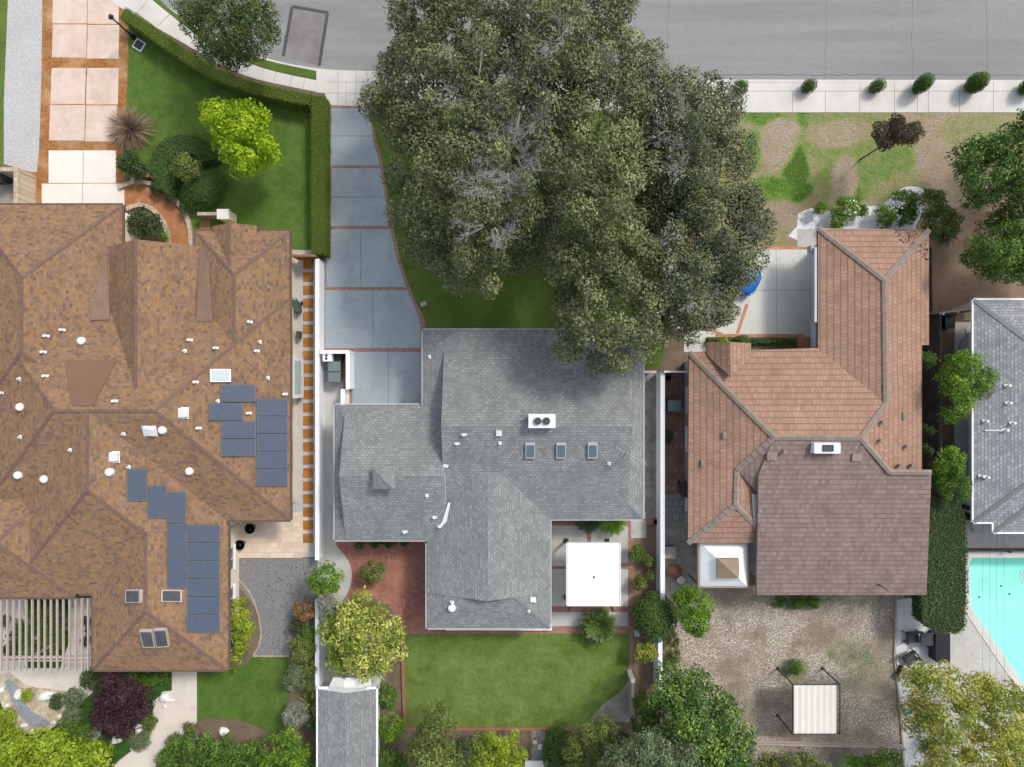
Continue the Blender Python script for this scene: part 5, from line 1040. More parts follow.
L_ = [  # name, label, blobs, mat, size, extras
 ('dwarf_tree', 'bright green round tree at the top end of the white wall gap by the court', [(326,579,17,2.6,.9)], 'bright', .13, 'tree'),
 ('pale_shrub', 'pale grey-green shrub below the bright round tree on the white wall', [(328,605,12,1.8,.5)], 'grey', .11, 'bush'),
 ('patio_shrub', 'small bushy olive shrub standing on the red brick patio', [(374,571,13,1.2,.7)], 'olive', .12, 'bush'),
 ('rusty_shrub', 'rusty orange shrub at the edge of the dark gravel court', [(305,609,12,1.1,.7)], 'orange', .13, 'bush'),
 ('dark_shrub', 'small dark green shrub under the rusty orange one', [(297,625,8,.8,.6)], 'dark', .13, 'bush'),
 ('side_shrub', 'olive shrub upper in the strip left of the white wall', [(303,648,14,1.2,.8)], 'olive', .11, 'bush'),
 ('side_shrub', 'pale speckled shrub mid-way down the strip left of the white wall', [(297,678,13,1.2,.8),(300,668,10,1.0,.6)], 'silver', .11, 'bush'),
 ('grey_shrub', 'silver-grey shrub by the side lawn left of the shed', [(296,714,14,1.1,.7)], 'grey', .1, 'bush'),
 ('side_shrub', 'dark shrub tight against the shed wall below the grass clump', [(314,722,8,1.0,.8)], 'dark', .11, 'bush'),
 ('lawn_shrub', 'bright green shrub right of the shed porch beside timber edging', [(386,696,13,1.3,.8)], 'green', .12, 'bush'),
 ('lawn_shrub', 'green shrub right of the shed below the brighter one', [(391,726,15,1.5,.9)], 'bright', .12, 'bush'),
 ('corner_shrub', 'dark shrub behind the pale olive tree at the bottom edge', [(462,750,14,1.6,1.0)], 'dark', .12, 'bush'),
 ('bed_shrub', 'small light green plant in the bed right of the patio slabs', [(637,553,9,.8,.5)], 'green', .12, 'plant'),
 ('bed_shrub', 'yellow-green plant lower in the bed right of the patio slabs', [(640,583,8,.8,.5)], 'olive', .12, 'plant'),
 ('bed_shrub', 'sparse yellow-leaved plant beside the white wall end', [(646,652,12,1.3,.5)], 'varieg', .1, 'plant'),
 ('wall_tree', 'bright green tree behind the white wall above the dirt yard', [(692,606,20,2.8,1.0),(696,622,15,2.5,.8),(682,596,10,2.5,.6)], 'bright', .14, 'tree'),
 ('fence_shrub', 'small green shrub in the corner beside the brown tiled roof', [(926,360,9,2.0,.8)], 'green', .1, 'bush'),
 ('fence_shrub', 'bright yellow-green shrub between the brown roof and side path', [(948,463,17,3.2,1.0)], 'bright', .12, 'bush'),
 ('fence_shrub', 'mid-green shrub just above the tall clipped hedge', [(952,487,18,3.1,1.0),(940,480,12,2.8,.8)], 'green', .11, 'bush'),
 ('corner_shrub', 'round dark bush at the top right corner of the brown tiled roof', [(940,224,19,1.7,1.1),(929,205,17,1.4,.9)], 'olive', .13, 'bush'),
 ('gravel_shrub', 'leafy shrub on the white gravel near the dark corner bush', [(903,204,15,.8,.6),(905,216,11,.8,.5)], 'green', .12, 'bush'),
 ('rose_bush', 'rose bush flecked with white flowers on the white gravel, rightmost', [(885,216,12,.8,.6)], 'bright', .11, 'bush'),
 ('rose_bush', 'wide rose bush flecked with white flowers above the roof corner', [(846,209,13,.8,.6),(837,220,10,.7,.5)], 'bright', .11, 'bush'),
 ('rose_bush', 'small rose bush at the left end of the white gravel', [(819,209,7,.6,.5)], 'bright', .11, 'bush'),
 ('rose_bush', 'tiny rose bush between the two white-flowered ones', [(862,211,6,.6,.4)], 'green', .11, 'bush'),
 ('yard_tuft', 'small green tuft growing in the dirt back yard above the metal shelter', [(795,667,8,.5,.4)], 'green', .1, 'plant'),
 ('hedge_mound', 'loose dark green shrub at the left of the front garden bed', [(130,163,13,.9,.6),(140,170,10,.8,.6)], 'dark', .12, 'bush'),
 ('hedge_mound', 'small yellow-green shrub at the driveway edge of the front bed', [(127,170,6,.7,.4)], 'lime2', .12, 'bush'),
 ('garden_shrub', 'yellowish round shrub in the middle of the ring hedge', [(186,168,15,1.5,.7)], 'olive', .12, 'bush'),
 ('garden_shrub', 'dark leafy shrub inside the curve of the brown garden path', [(146,224,17,1.1,.8)], 'dark', .15, 'bush'),
 ('garden_shrub', 'low dark plants along the outer side of the curved path', [(158,188,8,.5,.4),(172,196,7,.5,.4),(185,208,6,.5,.4)], 'dark', .12, 'plant'),
 ('garden_shrub', 'small bright plant beside the entry gable roof', [(165,237,5,.5,.4)], 'bright', .11, 'plant'),
 ('court_hedge', 'yellow round shrub in the bed before the brown tiled roof', [(723,342,5.5,.8,.5)], 'lime2', .11, 'bush'),
 ('house_shrub', 'low green planting under the eave of the grey house by the brick patio', [(360,543,6,.9,.5),(375,543,6,.9,.5),(390,543,6,.9,.5),(405,542,5,.9,.5)], 'dark', .11, 'plant'),
 ('garden_shrub', 'dark shrub at the bottom edge between the shed and the pale olive tree', [(385,757,14,1.3,.8),(400,765,12,1.2,.7)], 'green', .12, 'bush'),
 ('side_shrub', 'green shrub beside the white wall in the upper strip, below the dark small one', [(309,632,9,.9,.6),(306,640,9,.9,.6)], 'green', .11, 'bush'),
 ('side_shrub', 'olive shrub against the white wall beside the pale speckled shrub', [(310,668,9,1.0,.7),(311,684,8,.9,.6)], 'olive', .11, 'bush'),
 ('bed_shrub', 'low olive plants in the bed beside the white wall, upper of the bed', [(648,560,7,.6,.4),(650,575,6,.6,.4)], 'olive', .1, 'plant'),
 ('bed_shrub', 'low green plants along the yard side of the short white wall', [(672,640,8,.7,.5),(674,655,8,.7,.5),(668,662,7,.7,.4)], 'olive', .11, 'plant'),
 ('garden_shrub', 'low green plants on the near side of the curved walk bed', [(176,742,10,.8,.6),(190,728,7,.6,.4)], 'olive', .11, 'plant'),
 ('court_shrub', 'low green plants filling the left half of the garden under the pergola', [(22,632,13,.4,.3),(24,650,12,.4,.3),(36,612,11,.4,.3)], 'green', .1, 'plant'),
 ('court_shrub', 'pale green plants at the top middle under the pergola slats', [(54,610,10,.4,.3),(64,625,8,.4,.3)], 'silver', .1, 'plant'),
 ('garden_shrub', 'olive plants at the right of the island bed under the purple tree', [(150,722,8,.5,.4),(128,733,8,.4,.3)], 'olive', .1, 'plant'),
 ('wall_shrub', 'green plants under the left edge of the big glossy tree beside the wall', [(644,702,12,1.0,.7),(640,722,12,1.2,.8)], 'green', .12, 'bush'),
 ('corner_shrub', 'dark shrub between the citrus tree and the silvery tree', [(618,742,13,1.5,.9),(600,760,14,1.6,.9)], 'dark', .12, 'bush'),
 ('bed_shrub', 'olive shrub between the yellow-green bush and the pale olive tree', [(478,742,9,1.2,.7)], 'olive', .11, 'bush'),
 ('garden_shrub', 'green mound at the left in the rock garden', [(28,695,7,.5,.35)], 'lime2', .1, 'plant'),
 ('garden_shrub', 'dark mound in the middle of the rock garden', [(58,701,8,.6,.4)], 'dark', .1, 'plant'),
 ('garden_shrub', 'pale grey-green plants left of the purple tree', [(74,698,11,.7,.5),(72,715,10,.7,.5)], 'silver', .1, 'plant'),
 ('garden_shrub', 'green shrub mass between the rock garden and the purple tree', [(82,735,13,.9,.6),(68,728,12,.9,.6)], 'green', .12, 'bush'),
 ('garden_shrub', 'low green plants under the bottom eave of the brown roofed house', [(135,674,10,.6,.4),(150,678,10,.7,.4),(162,676,9,.6,.4)], 'green', .11, 'plant'),
 ('garden_shrub', 'dark green ground plant at the eave corner under the pergola end', [(92,678,11,.8,.5)], 'dark', .12, 'plant'),
 ('garden_shrub', 'pale low plants on the island bed by the curved walk', [(140,742,10,.4,.3),(146,733,6,.4,.3)], 'silver', .09, 'plant'),
 ('court_shrub', 'round green garden bed plants under the pergola slats', [(48,628,14,.5,.35),(46,650,12,.5,.35),(55,640,12,.5,.3)], 'green', .1, 'plant'),
 ('court_shrub', 'dark plants along the right end under the pergola', [(88,620,6,.6,.4),(87,640,6,.6,.4)], 'dark', .1, 'plant'),
 ('court_shrub', 'green plants at the far left under the pergola', [(5,620,6,.6,.4),(12,650,9,.5,.4)], 'dark', .1, 'plant'),
 ('fence_shrub', 'low green weeds along the rear wall of the mauve roofed wing', [(797,601,8,.4,.3),(812,602,8,.3,.3),(781,601,6,.3,.3)], 'green', .08, 'plant'),
 ('hedge_mound', 'green ground plants in the left edge of the rock garden', [(6,718,11,.5,.4),(14,735,10,.5,.4),(2,735,9,.5,.4)], 'lime2', .11, 'plant'),
 ('fence_shrub', 'dim green ivy clump deep beside the brown tiled eave', [(925,430,7,1.2,.7),(924,450,7,1.2,.7)], 'dark', .1, 'plant'),
]
for nm, lb, bl_, mt_, sz, cat in L_: plant(nm, lb, cat, bl_, mt_, sz, 1.05)
# clipped hedges: a dense body with its leaves
def hedge(name, label, path, wd, z1, mat, size=.08, dens=.8, n_sm=6, z0=0, solid=None, cat='hedge', group=None, rnd=.12):
    pts = smooth(path, n_sm) if len(path) > 2 and n_sm else path; t = thing(name, label, cat, P(*path[len(path)//2]), group); size = size*.75 if mat == 'hedge' else size
    poly = [P(x, y, z1) for x, y in (band(pts, wd) if wd else pts)]
    mb = MB(); c = sum(poly, Vector())/len(poly); ins = []
    k = len(poly)
    for i in range(k):
        a, b_, d = poly[i-1], poly[i], poly[(i+1)%k]; e1 = (b_-a).normalized(); e2 = (d-b_).normalized(); nn = Vector((-(e1+e2).y, (e1+e2).x, 0))
        if nn.length > .01: nn.normalize()
        ins.append(b_+nn*-.07*(1 if sum(poly[j].x*poly[(j+1)%k].y-poly[(j+1)%k].x*poly[j].y for j in range(k)) < 0 else -1))
    mb.prism([(p.x, p.y) for p in ins], z0, z1-.07); mb.build('body', solid or BODY[mat], t)
    # leaves on the top and the sides
    tri_ = tessellate_polygon([[Vector((p.x, p.y, 0)) for p in poly]]); ps = []; ns = []
    for a, b_, d in tri_:
        A, B, D = poly[a], poly[b_], poly[d]; ar = abs((B-A).cross(D-A).z)/2; n_ = int(dens*ar/(size*size*.5)*1.3)
        u = rng.uniform(0,1,(n_,1)); v = rng.uniform(0,1,(n_,1)); f = (u+v) > 1; u = np.where(f, 1-u, u); v = np.where(f, 1-v, v)
        ps.append(np.array(A)+(np.array(B)-np.array(A))*u+(np.array(D)-np.array(A))*v); ns.append(np.tile([0,0,1.0], (n_,1)))
    sg = 1 if sum(poly[j].x*poly[(j+1)%k].y-poly[(j+1)%k].x*poly[j].y for j in range(k)) > 0 else -1
    for i in range(k):
        A, B = poly[i], poly[(i+1)%k]; e = B-A; n_ = int(dens*e.length*(z1-z0)/(size*size*.5)*1.2)
        if n_ < 1: continue
        u = rng.uniform(0,1,(n_,1)); q = np.array(A)+np.array(e)*u; q[:, 2] = rng.uniform(z0+.02, z1, n_); ps.append(q); nn = Vector((e.y, -e.x, 0)).normalized()*sg; ns.append(np.tile(np.array(nn), (n_,1)))
    p = np.concatenate(ps); n_ = np.concatenate(ns); p = p+rng.normal(0, .02, p.shape)+n_*(fbm(p[:,0], p[:,1], 3, 5)*.03)[:, None]
    V = leaf_quads(p, n_, size, .55, jit=.6); T = .5+fbm(p[:,0], p[:,1], 1.2, 3)*.25+rng.normal(0, .2, len(p)); quadmesh('foliage', V, T, LM[mat], t); return t
BODY = {'hedge': plain('clipped_hedge_inner', (.07,.1,.018), .95), 'box': plain('box_inner', (.03,.055,.014), .95), 'dark': plain('dark_inner', (.025,.045,.015), .95), 'deep': plain('deep_inner', (.03,.055,.015), .95), 'olive': plain('olive_inner', (.07,.09,.025), .95)}
hedge('clipped_hedge', 'long curving clipped yellow-green hedge between the lush lawn and the pavement', [(122,12),(145,27),(180,52),(215,73),(256,87.5),(290,95.5),(310,99)], 12.5, 1.25, 'hedge', n_sm=5)
hedge('clipped_hedge', 'straight clipped yellow-green hedge between lush lawn and the blue-grey driveway', [(318,95),(318,254)], 14.5, 1.25, 'hedge', n_sm=0)
hedge('clipped_hedge', 'tall clipped dark hedge block beside the swimming pool', [(923,505),(930,498),(950,500),(962,506),(967,520),(968,560),(968,600),(966,628),(958,635),(935,632),(922,622),(921,580),(924,540)], 0, 2.5, 'dark', size=.1, n_sm=0, z0=1.5)
for y in (515, 545, 575, 605, 625):
    a = P(948, y, .8); mb = MB(); mb.tube([(a.x,a.y,0),(a.x+.05,a.y,.8),(a.x,a.y,1.6)], [.09,.07,.06], 8); mb.build('stem', MT['bark'], COL.objects[[o_.name for o_ in COL.objects if o_.get('label','').startswith('tall clipped dark hedge')][0]])
hedge('clipped_hedge', 'C-shaped clipped hedge round the yellowish shrub in the front garden', [(173,185),(162,178),(158,162),(164,150),(178,143),(192,144),(203,150),(207,161)], 19, .9, 'box', n_sm=5)
hedge('clipped_hedge', 'low thin clipped hedge along the concrete court of the tiled house', [(708,341),(797,341)], 5, .5, 'box', n_sm=0)
def ball(name, label, px, py, rx, ry, z1, mat, size=.07, group=None, cat='bush', boxy=0, rot=0, z0=.0):
    t = thing(name, label, cat, P(px, py, z1*.5), group); c = P(px, py, z1*.55); ax = M(rx, z1*.6); ay = M(ry, z1*.6); h = z1*.5
    n_ = int(1.5*4*math.pi*((ax*ay+ax*h+ay*h)/3)/(size*size*.5)); d = unit(rng.normal(0, 1, (n_, 3))); q = d.copy()
    if boxy: m_ = np.max(np.abs(d*np.array([1,1,.8])), axis=1, keepdims=True); q = d*(1-boxy)+d/m_*boxy*.82
    lump = 1+.05*fbm(d[:,0]*3+px, d[:,1]*3+d[:,2], 2, 3)
    cr_, sr_ = math.cos(R(rot)), math.sin(R(rot)); q = q*lump[:, None]*rng.uniform(.93, 1.04, (n_,1)); x = q[:,0]*ax; y = q[:,1]*ay
    p = np.stack([c.x+x*cr_-y*sr_, c.y+x*sr_+y*cr_, np.maximum(q[:,2]*h+h+z0, .02)], 1); V = leaf_quads(p, d, size, .55, jit=.5)
    quadmesh('foliage', V, .5+rng.normal(0, .22, n_), LM[mat], t)
    mb = MB(); prof = []; mb.lathe(c.x, c.y, [(.001, z0+.02)]+[(math.sin(a)*min(ax, ay)*.86, z0+h-math.cos(a)*h*.88) for a in np.linspace(.35, 3.1, 9)], 14); mb.build('body', BODY['box'], t, True); return t
GB = 'clipped bushes along the kerb'
for px, py, rx, ry, z1, bx, rot, lb in ((741,87,7,6.5,.9,.5,0,'squarish clipped bush on the kerb, leftmost of the row, against the oak'),(809.5,85.5,6.8,6,.9,.6,0,'squarish clipped bush on the kerb, second of the row'),(878,85.5,7,6,.9,.6,0,'squarish clipped bush on the kerb left of two oval ones'),
     (924,83,7.5,9.5,1.5,0,-35,'oval clipped bush on the kerb between a squarish and another oval one'),(978,82,9,9.5,1.5,0,-45,'larger oval clipped bush on the kerb above the bare yard'),(1031,85.5,8,8,1.2,.3,0,'clipped bush on the kerb cut by the right edge of the photo')):
    ball('clipped_bush', lb, px, py, rx, ry, z1, 'box', group=GB, boxy=bx, rot=rot)
ball('clipped_bush', 'smooth round clipped bush at the right of the ring hedge in the front garden', 204, 190, 24, 17, 1.2, 'box', rot=35)
ball('clipped_bush', 'big dark round clipped bush at the end of the patio bed beside the white wall', 655, 617, 22, 24, 2.4, 'box', .09)
ball('clipped_bush', 'tall rounded clipped bush at the bottom beside the narrow dirt path', 558, 754, 15, 25, 2.0, 'box', .09)
ball('clipped_bush', 'rounded clipped bush in the bed before the tiled house, right of the yellow one', 742, 341, 8, 6, .9, 'box')
# cycads and grass clumps
def fronds(name, label, px, py, L, n, mat, z0=.3, arch=.5, wd=.09, cat='plant', group=None, lw=.035, leafl=.16, rise=.9, trunk=.18):
    c = P(px, py, z0); t = thing(name, label, cat, (c.x, c.y, 0), group); Q = []; 
    for k in range(n):
        a = k*2.39996+random.uniform(-.2,.2); el = rise*(1-(k/n))*1.2+.1; ll = L*random.uniform(.85,1.08); pr = None; m_ = 18
        for i in range(m_+1):
            s_ = i/m_; rr_ = ll*s_; x = math.cos(a)*rr_*math.cos(el*.7); y = math.sin(a)*rr_*math.cos(el*.7); z = z0+math.sin(el)*rr_*1.1-arch*rr_*rr_/ll*.8
            q = np.array([c.x+x, c.y+y, max(z, .04)]); 
            if pr is not None and i > 2:
                f = unit((q-pr)[None])[0]; sd_ = unit(np.cross(f, [0,0,1.0])[None])[0]; w_ = leafl*math.sin(math.pi*min(1, s_*.9+.1))+.03
                for sg in (-1, 1):
                    tip = q+sd_*sg*w_+f*w_*.6+np.array([0,0,.03]); Q += [q-f*lw*.5, tip-f*lw*.15, tip+f*lw*.15, q+f*lw*.5]
            pr = q
    V = np.array(Q); quadmesh('fronds', V, rng.uniform(0, 1, len(V)//4), LM[mat], t)
    mb = MB(); mb.lathe(c.x, c.y, [(trunk, 0), (trunk*.9, z0*.6), (trunk*.7, z0), (.02, z0+.1)], 10); mb.build('stem', MT['bark'], t); return t
fronds('sago_palm', 'large round sago palm at the lawn edge below the white patio cover', 598, 624, 1.2, 85, 'cycad', .6, leafl=.17, lw=.05)
fronds('sago_palm', 'small spiky sago palm under the grey eave, left of two', 588, 521, .75, 30, 'dark', .4)
fronds('sago_palm', 'bright small sago palm under the grey eave, right of two', 612, 521, .95, 42, 'bright', .4)
def grassy(name, label, px, py, L, n, mat, up=.8, w_=.02, cat='plant', z0=0):
    c = P(px, py, 0); t = thing(name, label, cat, c); Q = []
    for k in range(n):
        a = random.uniform(0, 6.28); e = random.uniform(.15, 1.45); l_ = L*random.uniform(.6,1.1); d = np.array([math.cos(a)*math.cos(e), math.sin(a)*math.cos(e), math.sin(e)*up]); s_ = np.array([-math.sin(a), math.cos(a), 0])*w_
        p0 = np.array([c.x, c.y, .02])+np.array([math.cos(a), math.sin(a), 0])*random.uniform(0,.15); p1 = p0+d*l_*.6; p2 = p1+(d+np.array([0,0,-.5]))*l_*.45; p2[2] = max(.03, p2[2])
        Q += [p0-s_, p0+s_, p1+s_*.9, p1-s_*.9, p1-s_*.9, p1+s_*.9, p2+s_*.15, p2-s_*.15]
    V = np.array(Q); quadmesh('blades', V, np.repeat(rng.uniform(0, 1, len(V)//8), 2), LM[mat], t); return t
grassy('fountain_grass', 'reddish brown fountain grass spilling over the driveway edge', 133, 131, 1.55, 900, 'red', up=.9, w_=.013)
grassy('yucca', 'strappy yellow-green clump against the shed end of the white wall', 311, 701, .9, 110, 'varieg', w_=.035)
grassy('flax', 'arching strappy plant on the right side of the dark corner bush', 946, 232, .9, 160, 'bronze', w_=.03)
# white flowers on the rose bushes
for o_ in [o_ for o_ in COL.objects if o_.name.startswith('rose_bush') and 'white flowers' in o_.get('label', '')]:
    k_ = 40; c_ = ORI[o_.name]; a = rng.uniform(0, 6.28, k_); r_ = np.sqrt(rng.uniform(0, 1, k_))*.5
    p = np.stack([c_.x+np.cos(a)*r_, c_.y+np.sin(a)*r_, rng.uniform(1.0, 1.35, k_)], 1); V = leaf_quads(p, np.tile([0,0,1.0], (k_,1)), .13, .9, jit=.3); quadmesh('flowers', V, np.ones(k_), MT['white_paint'], o_)
def litter(name, label, poly, n_, z, mat, sz=.09, fn=None):
    xs = [p[0] for p in poly]; ys = [p[1] for p in poly]; ps = []
    while len(ps) < n_:
        x, y = random.uniform(min(xs), max(xs)), random.uniform(min(ys), max(ys)); c = False
        for i in range(len(poly)):
            a, b_ = poly[i], poly[i-1]
            if (a[1] > y) != (b_[1] > y) and x < (b_[0]-a[0])*(y-a[1])/(b_[1]-a[1])+a[0]: c = not c
        if c: q_ = fn(x, y) if fn else P(x, y, 0)+Vector((0,0,z)); ps.append(tuple(q_))
    p = np.array(ps); V = leaf_quads(p, np.tile([0,0,1.0], (n_,1)), sz, .6, jit=.25); o = quadmesh(name, V, rng.uniform(0,1,n_), LM[mat]); o['kind'] = 'stuff'; return o
litter('leaf_litter', '', [(895,229),(928,231),(928,262),(912,250),(890,232)], 90, 0, 'purple', .11, fn=lambda x, y: rr.on(x, y, .03)[0])
litter('leaf_litter', '', [(366,107),(700,113),(680,345),(425,330),(395,220)], 2600, .05, 'orange', .08)
litter('leaf_litter', '', [(330,110),(366,110),(395,220),(420,320),(330,345)], 60, .05, 'orange', .07)
litter('leaf_litter', '', [(665,600),(895,600),(895,740),(760,740),(700,670)], 2500, .04, 'grey', .09)
litter('leaf_litter', '', [(720,115),(1000,115),(930,215),(740,240)], 2200, .04, 'grey', .08)
litter('leaf_litter', '', [(700,250),(815,250),(815,333),(715,333)], 35, .05, 'bronze', .07)
litter('leaf_litter', '', [(560,300),(642,332),(642,400),(500,345)], 120, 0, 'bronze', .07, fn=lambda x, y: rc.on(x, min(max(y, 332), 410), .03)[0])
litter('leaf_litter', '', [(640,375),(658,375),(660,600),(640,540)], 130, .05, 'bronze', .08)
litter('leaf_litter', '', [(260,565),(318,565),(316,730),(285,730)], 400, .05, 'bronze', .09)
litter('leaf_litter', '', [(380,640),(402,640),(404,728),(628,730),(630,767),(380,767)], 600, .05, 'bronze', .09)
# ---------------------------------------------------------------- walls, fences, small structures
def wallobj(name, label, rects, z1, mat, cat='wall', cap=None, group=None, z0=0):
    mb = MB(); t = thing(name, label, cat, P(*(((rects[0][0]+rects[0][2])/2, (rects[0][1]+rects[0][3])/2))), group)
    for i, (a, b_, c, d) in enumerate(rects): mb.pbox(a, b_, c, d, z0, z1+.001*i)
    mb.build('wall', MT[mat], t, bevel=.012)
    mb = MB()
    for i, (a, b_, c, d) in enumerate(rects): mb.pbox(a-.4, b_-.3, c+.4, d+.3, z1+.004+.001*i, z1+.045+.001*i)
    mb.build('coping', MT[cap or mat], t); return t
wallobj('boundary_wall', 'long white wall between the stepping stone strip and the blue-grey driveway', [(315.4,259,318.9,560)], 1.15, 'white_wall')
wallobj('boundary_wall', 'white wall running from the bright round tree down to the grey shed', [(315.4,600,318.9,689)], 1.15, 'white_wall')
wallobj('boundary_wall', 'long ribbed white wall between the grey house and the tiled house', [(660.9,373,664.5,628)], 1.35, 'white_wall')
wallobj('boundary_wall', 'short white wall piece between the round clipped bush and the big green tree', [(658.5,638,662,690)], 1.35, 'white_wall')
wallobj('bin_enclosure', 'white walled bin enclosure open to the side path beside the driveway', [(320,350.5,349,353.3),(346.2,353.8,349.3,389),(341,389.4,344.2,405)], 1.25, 'bright_white', 'enclosure')
wallobj('side_gate', 'low white gate across the side patio top by the tiled house', [(643,371,656,372.5),(664.6,371,690,372.4)], 1.6, 'white_paint', 'gate')
t = thing('side_gate', 'reddish slatted gate across the top of the stepping stone strip', 'gate', P(303,256)); mb = MB()
for i in range(14): mb.pbox(291+i*1.8, 255, 292.2+i*1.8, 256, .1, 1.6)
mb.build('slats', MT['wood'], t); mb = MB(); mb.pbox(290,254.3,315.5,256.6,1.6,1.68); mb.build('rail', MT['wood'], t)
def fence(name, label, a, b_, z1, mat, n):
    t = thing(name, label, 'fence', P((a[0]+b_[0])/2, (a[1]+b_[1])/2)); A = P(*a, z1); B = P(*b_, z1); A.z = B.z = 0; u = (B-A).normalized(); v = Vector((-u.y, u.x, 0)); L = (B-A).length
    mb = MB()
    for i in range(n): c = A+u*((i+.5)*L/n); mb.obox(c+Vector((0,0,z1/2+random.uniform(-.02,.02))), u, v, Vector((0,0,1)), L/n/2-.008, .012, z1/2)
    mb.build('boards', MT[mat], t); mb = MB()
    for h in (.4, z1-.35): mb.obox((A+B)/2+v*.045+Vector((0,0,h)), u, v, Vector((0,0,1)), L/2, .03, .045)
    mb.build('rails', MT[mat], t)
    for i in range(max(2, int(L/2.4))+1):
        c = A+u*(L*i/max(2, int(L/2.4))); mb = MB(); mb.obox(c-v*.07+Vector((0,0,z1/2)), u, v, Vector((0,0,1)), .05, .05, z1/2+.03); mb.build('post', MT[mat], t)
    return t
fence('board_fence', 'dark weathered board fence between the tiled house and the side path', (941,314), (941,500), 1.9, 'wood_dark', 90)
fence('board_fence', 'thin dark fence beside the tiled eave along the bare yard', (932,248), (932.5,312), 1.4, 'wood_dark', 30)
fence('board_fence', 'weathered low fence along the bottom of the dirt back yard', (757,745), (905,749), .45, 'wood_grey', 60)
fence('metal_rail', 'thin pale gate rail at the corner of the grey roofed house', (943,313), (973,309), 1.4, 'wood_grey', 8)
fence('board_fence', 'dark low fence between grey house and swimming pool deck', (966,551), (1100,551), .5, 'wood_dark', 60)
# bin enclosure contents and other bins
def make_bin(label, group=None, mat='bin_dark', lid=None):
    t = thing('trash_bin', label, 'bin', (0,0,0), group); mb = MB(); n0 = 0
    A = [(-.22,-.26,.06),(.22,-.26,.06),(.22,.22,.06),(-.22,.22,.06),(-.29,-.36,.96),(.29,-.36,.96),(.29,.32,.96),(-.29,.32,.96)]; mb.v = A
    for f in ((3,2,1,0),(4,5,6,7),(0,1,5,4),(1,2,6,5),(2,3,7,6),(3,0,4,7)): mb.f.append(f); mb.m.append(0)
    mb.build('body', MT[mat], t, bevel=.02)
    mb = MB(); B = [(-.31,-.4,.965),(.31,-.4,.965),(.31,.36,.965),(-.31,.36,.965),(-.27,-.34,1.06),(.27,-.34,1.06),(.27,.28,1.08),(-.27,.28,1.08)]; mb.v = B
    for f in ((3,2,1,0),(4,5,6,7),(0,1,5,4),(1,2,6,5),(2,3,7,6),(3,0,4,7)): mb.f.append(f); mb.m.append(0)
    mb.build('lid', MT[lid or mat], t, bevel=.015)
    for s_ in (-1, 1): mb = MB(); mb.tube([(s_*.24,.25,.11),(s_*.3,.25,.11)], .11, 14); mb.build('wheel', MT['black'], t)
    mb = MB(); mb.tube([(-.25,.36,.95),(-.25,.42,1.0),(.25,.42,1.0),(.25,.36,.95)], .016, 8); mb.build('handle', MT['black'], t); return t
def put(t, px, py, rz, z=0, s=None):
    p = P(px, py, z); t.location = (p.x, p.y, z); t.rotation_euler.z = R(rz)
    if s: t.scale = (s, s, s)
    return t
GBN = 'bins in the white enclosure'
b0 = put(make_bin('grey-green bin in the white enclosure, between a black and another grey bin', GBN, 'bin_grey'), 338, 367, 90)
c_ = copy_tree(b0); c_['label'] = 'grey-green bin in the white enclosure, lowest of its row'; put(c_, 338, 377.5, 90)
b1 = put(make_bin('small black bin at the top left of the white enclosure', GBN, 'black'), 334.5, 357.5, 0, s=.72)
c_ = copy_tree(b1); c_['label'] = 'small black bin at the top right of the white enclosure'; put(c_, 341.5, 357.5, 0)
put(make_bin('green wheeled bin on the gravel of the stepping stone strip', None, 'bin_green'), 298.5, 308, 8)
put(make_bin('grey bin standing in the tan walled recess beside the left garage', None, 'bin_dark'), 8, 180, 80, s=1.15)
put(make_bin('grey bin lying along the white wall on the terracotta side patio', None, 'bin_grey'), 670, 405, 90, s=1.1)
put(make_bin('dark bin against the tiled house wall at the end of the terracotta floor', None, 'bin_dark'), 683, 487, 0, s=1.1)
# white machine on the enclosure corner
t = thing('pool_heater', 'white box unit at the left corner of the bin enclosure', 'equipment', P(327,357)); mb = MB(); mb.pbox(322.5,353.5,331.5,361.5,0,1.2); mb.build('casing', MT['bright_white'], t, bevel=.02); mb = MB()
for y in (355.5, 358.5): c_ = P(326.5, y, 1.2); mb.cyl(c_.x, c_.y, 1.2, 1.26, .07, n=12)
mb.build('port', MT['dark_metal'], t)
t = thing('gas_meter', 'small dark meter on the gravel below the green bin', 'meter', P(299,335)); mb = MB(); mb.pbox(296,331,299,338,.2,.8); mb.build('body', MT['dark_metal'], t, bevel=.02); mb = MB(); c_ = P(301,334,0); mb.tube([(c_.x,c_.y,0),(c_.x,c_.y,.6),(c_.x-.2,c_.y,.7)], .03, 8); mb.build('pipe', MT['wood_grey'], t)
ORD = 'first second third fourth fifth sixth seventh eighth ninth tenth eleventh twelfth thirteenth fourteenth fifteenth sixteenth seventeenth eighteenth nineteenth twentieth twenty-first twenty-second'.split()
# stepping stones
for i in range(22):
    y = 264+i*13.05; p = P(308.2, y); mb = MB(); rz = random.uniform(-.03,.03); u = Vector((math.cos(rz), math.sin(rz), 0)); v = Vector((-u.y, u.x, 0)); mb.obox(Vector((p.x, p.y, .022)), u, v, Vector((0,0,1)), .285, .27, .03)
    tag(mb.build('stepping_stone', MT['rust'], bevel=.01), 'rust coloured square stepping stone, %s from the reddish slatted gate' % ORD[i], 'stepping stone', 'rust square stepping stones')
# recess with tan walls beside the left garage
wallobj('tan_wall', 'tan brick wall round the bin recess beside the left garage', [(-10,167.5,18,171),(14,171.3,18,204)], 1.5, 'stone_edge')
sheet('side_slab', [(18,168),(32,176),(31,215),(18,215)], 5, 'panel_white')
sheet('side_slab', rect(-20,171,18,215), 4, 'concrete_dirty_shaded')
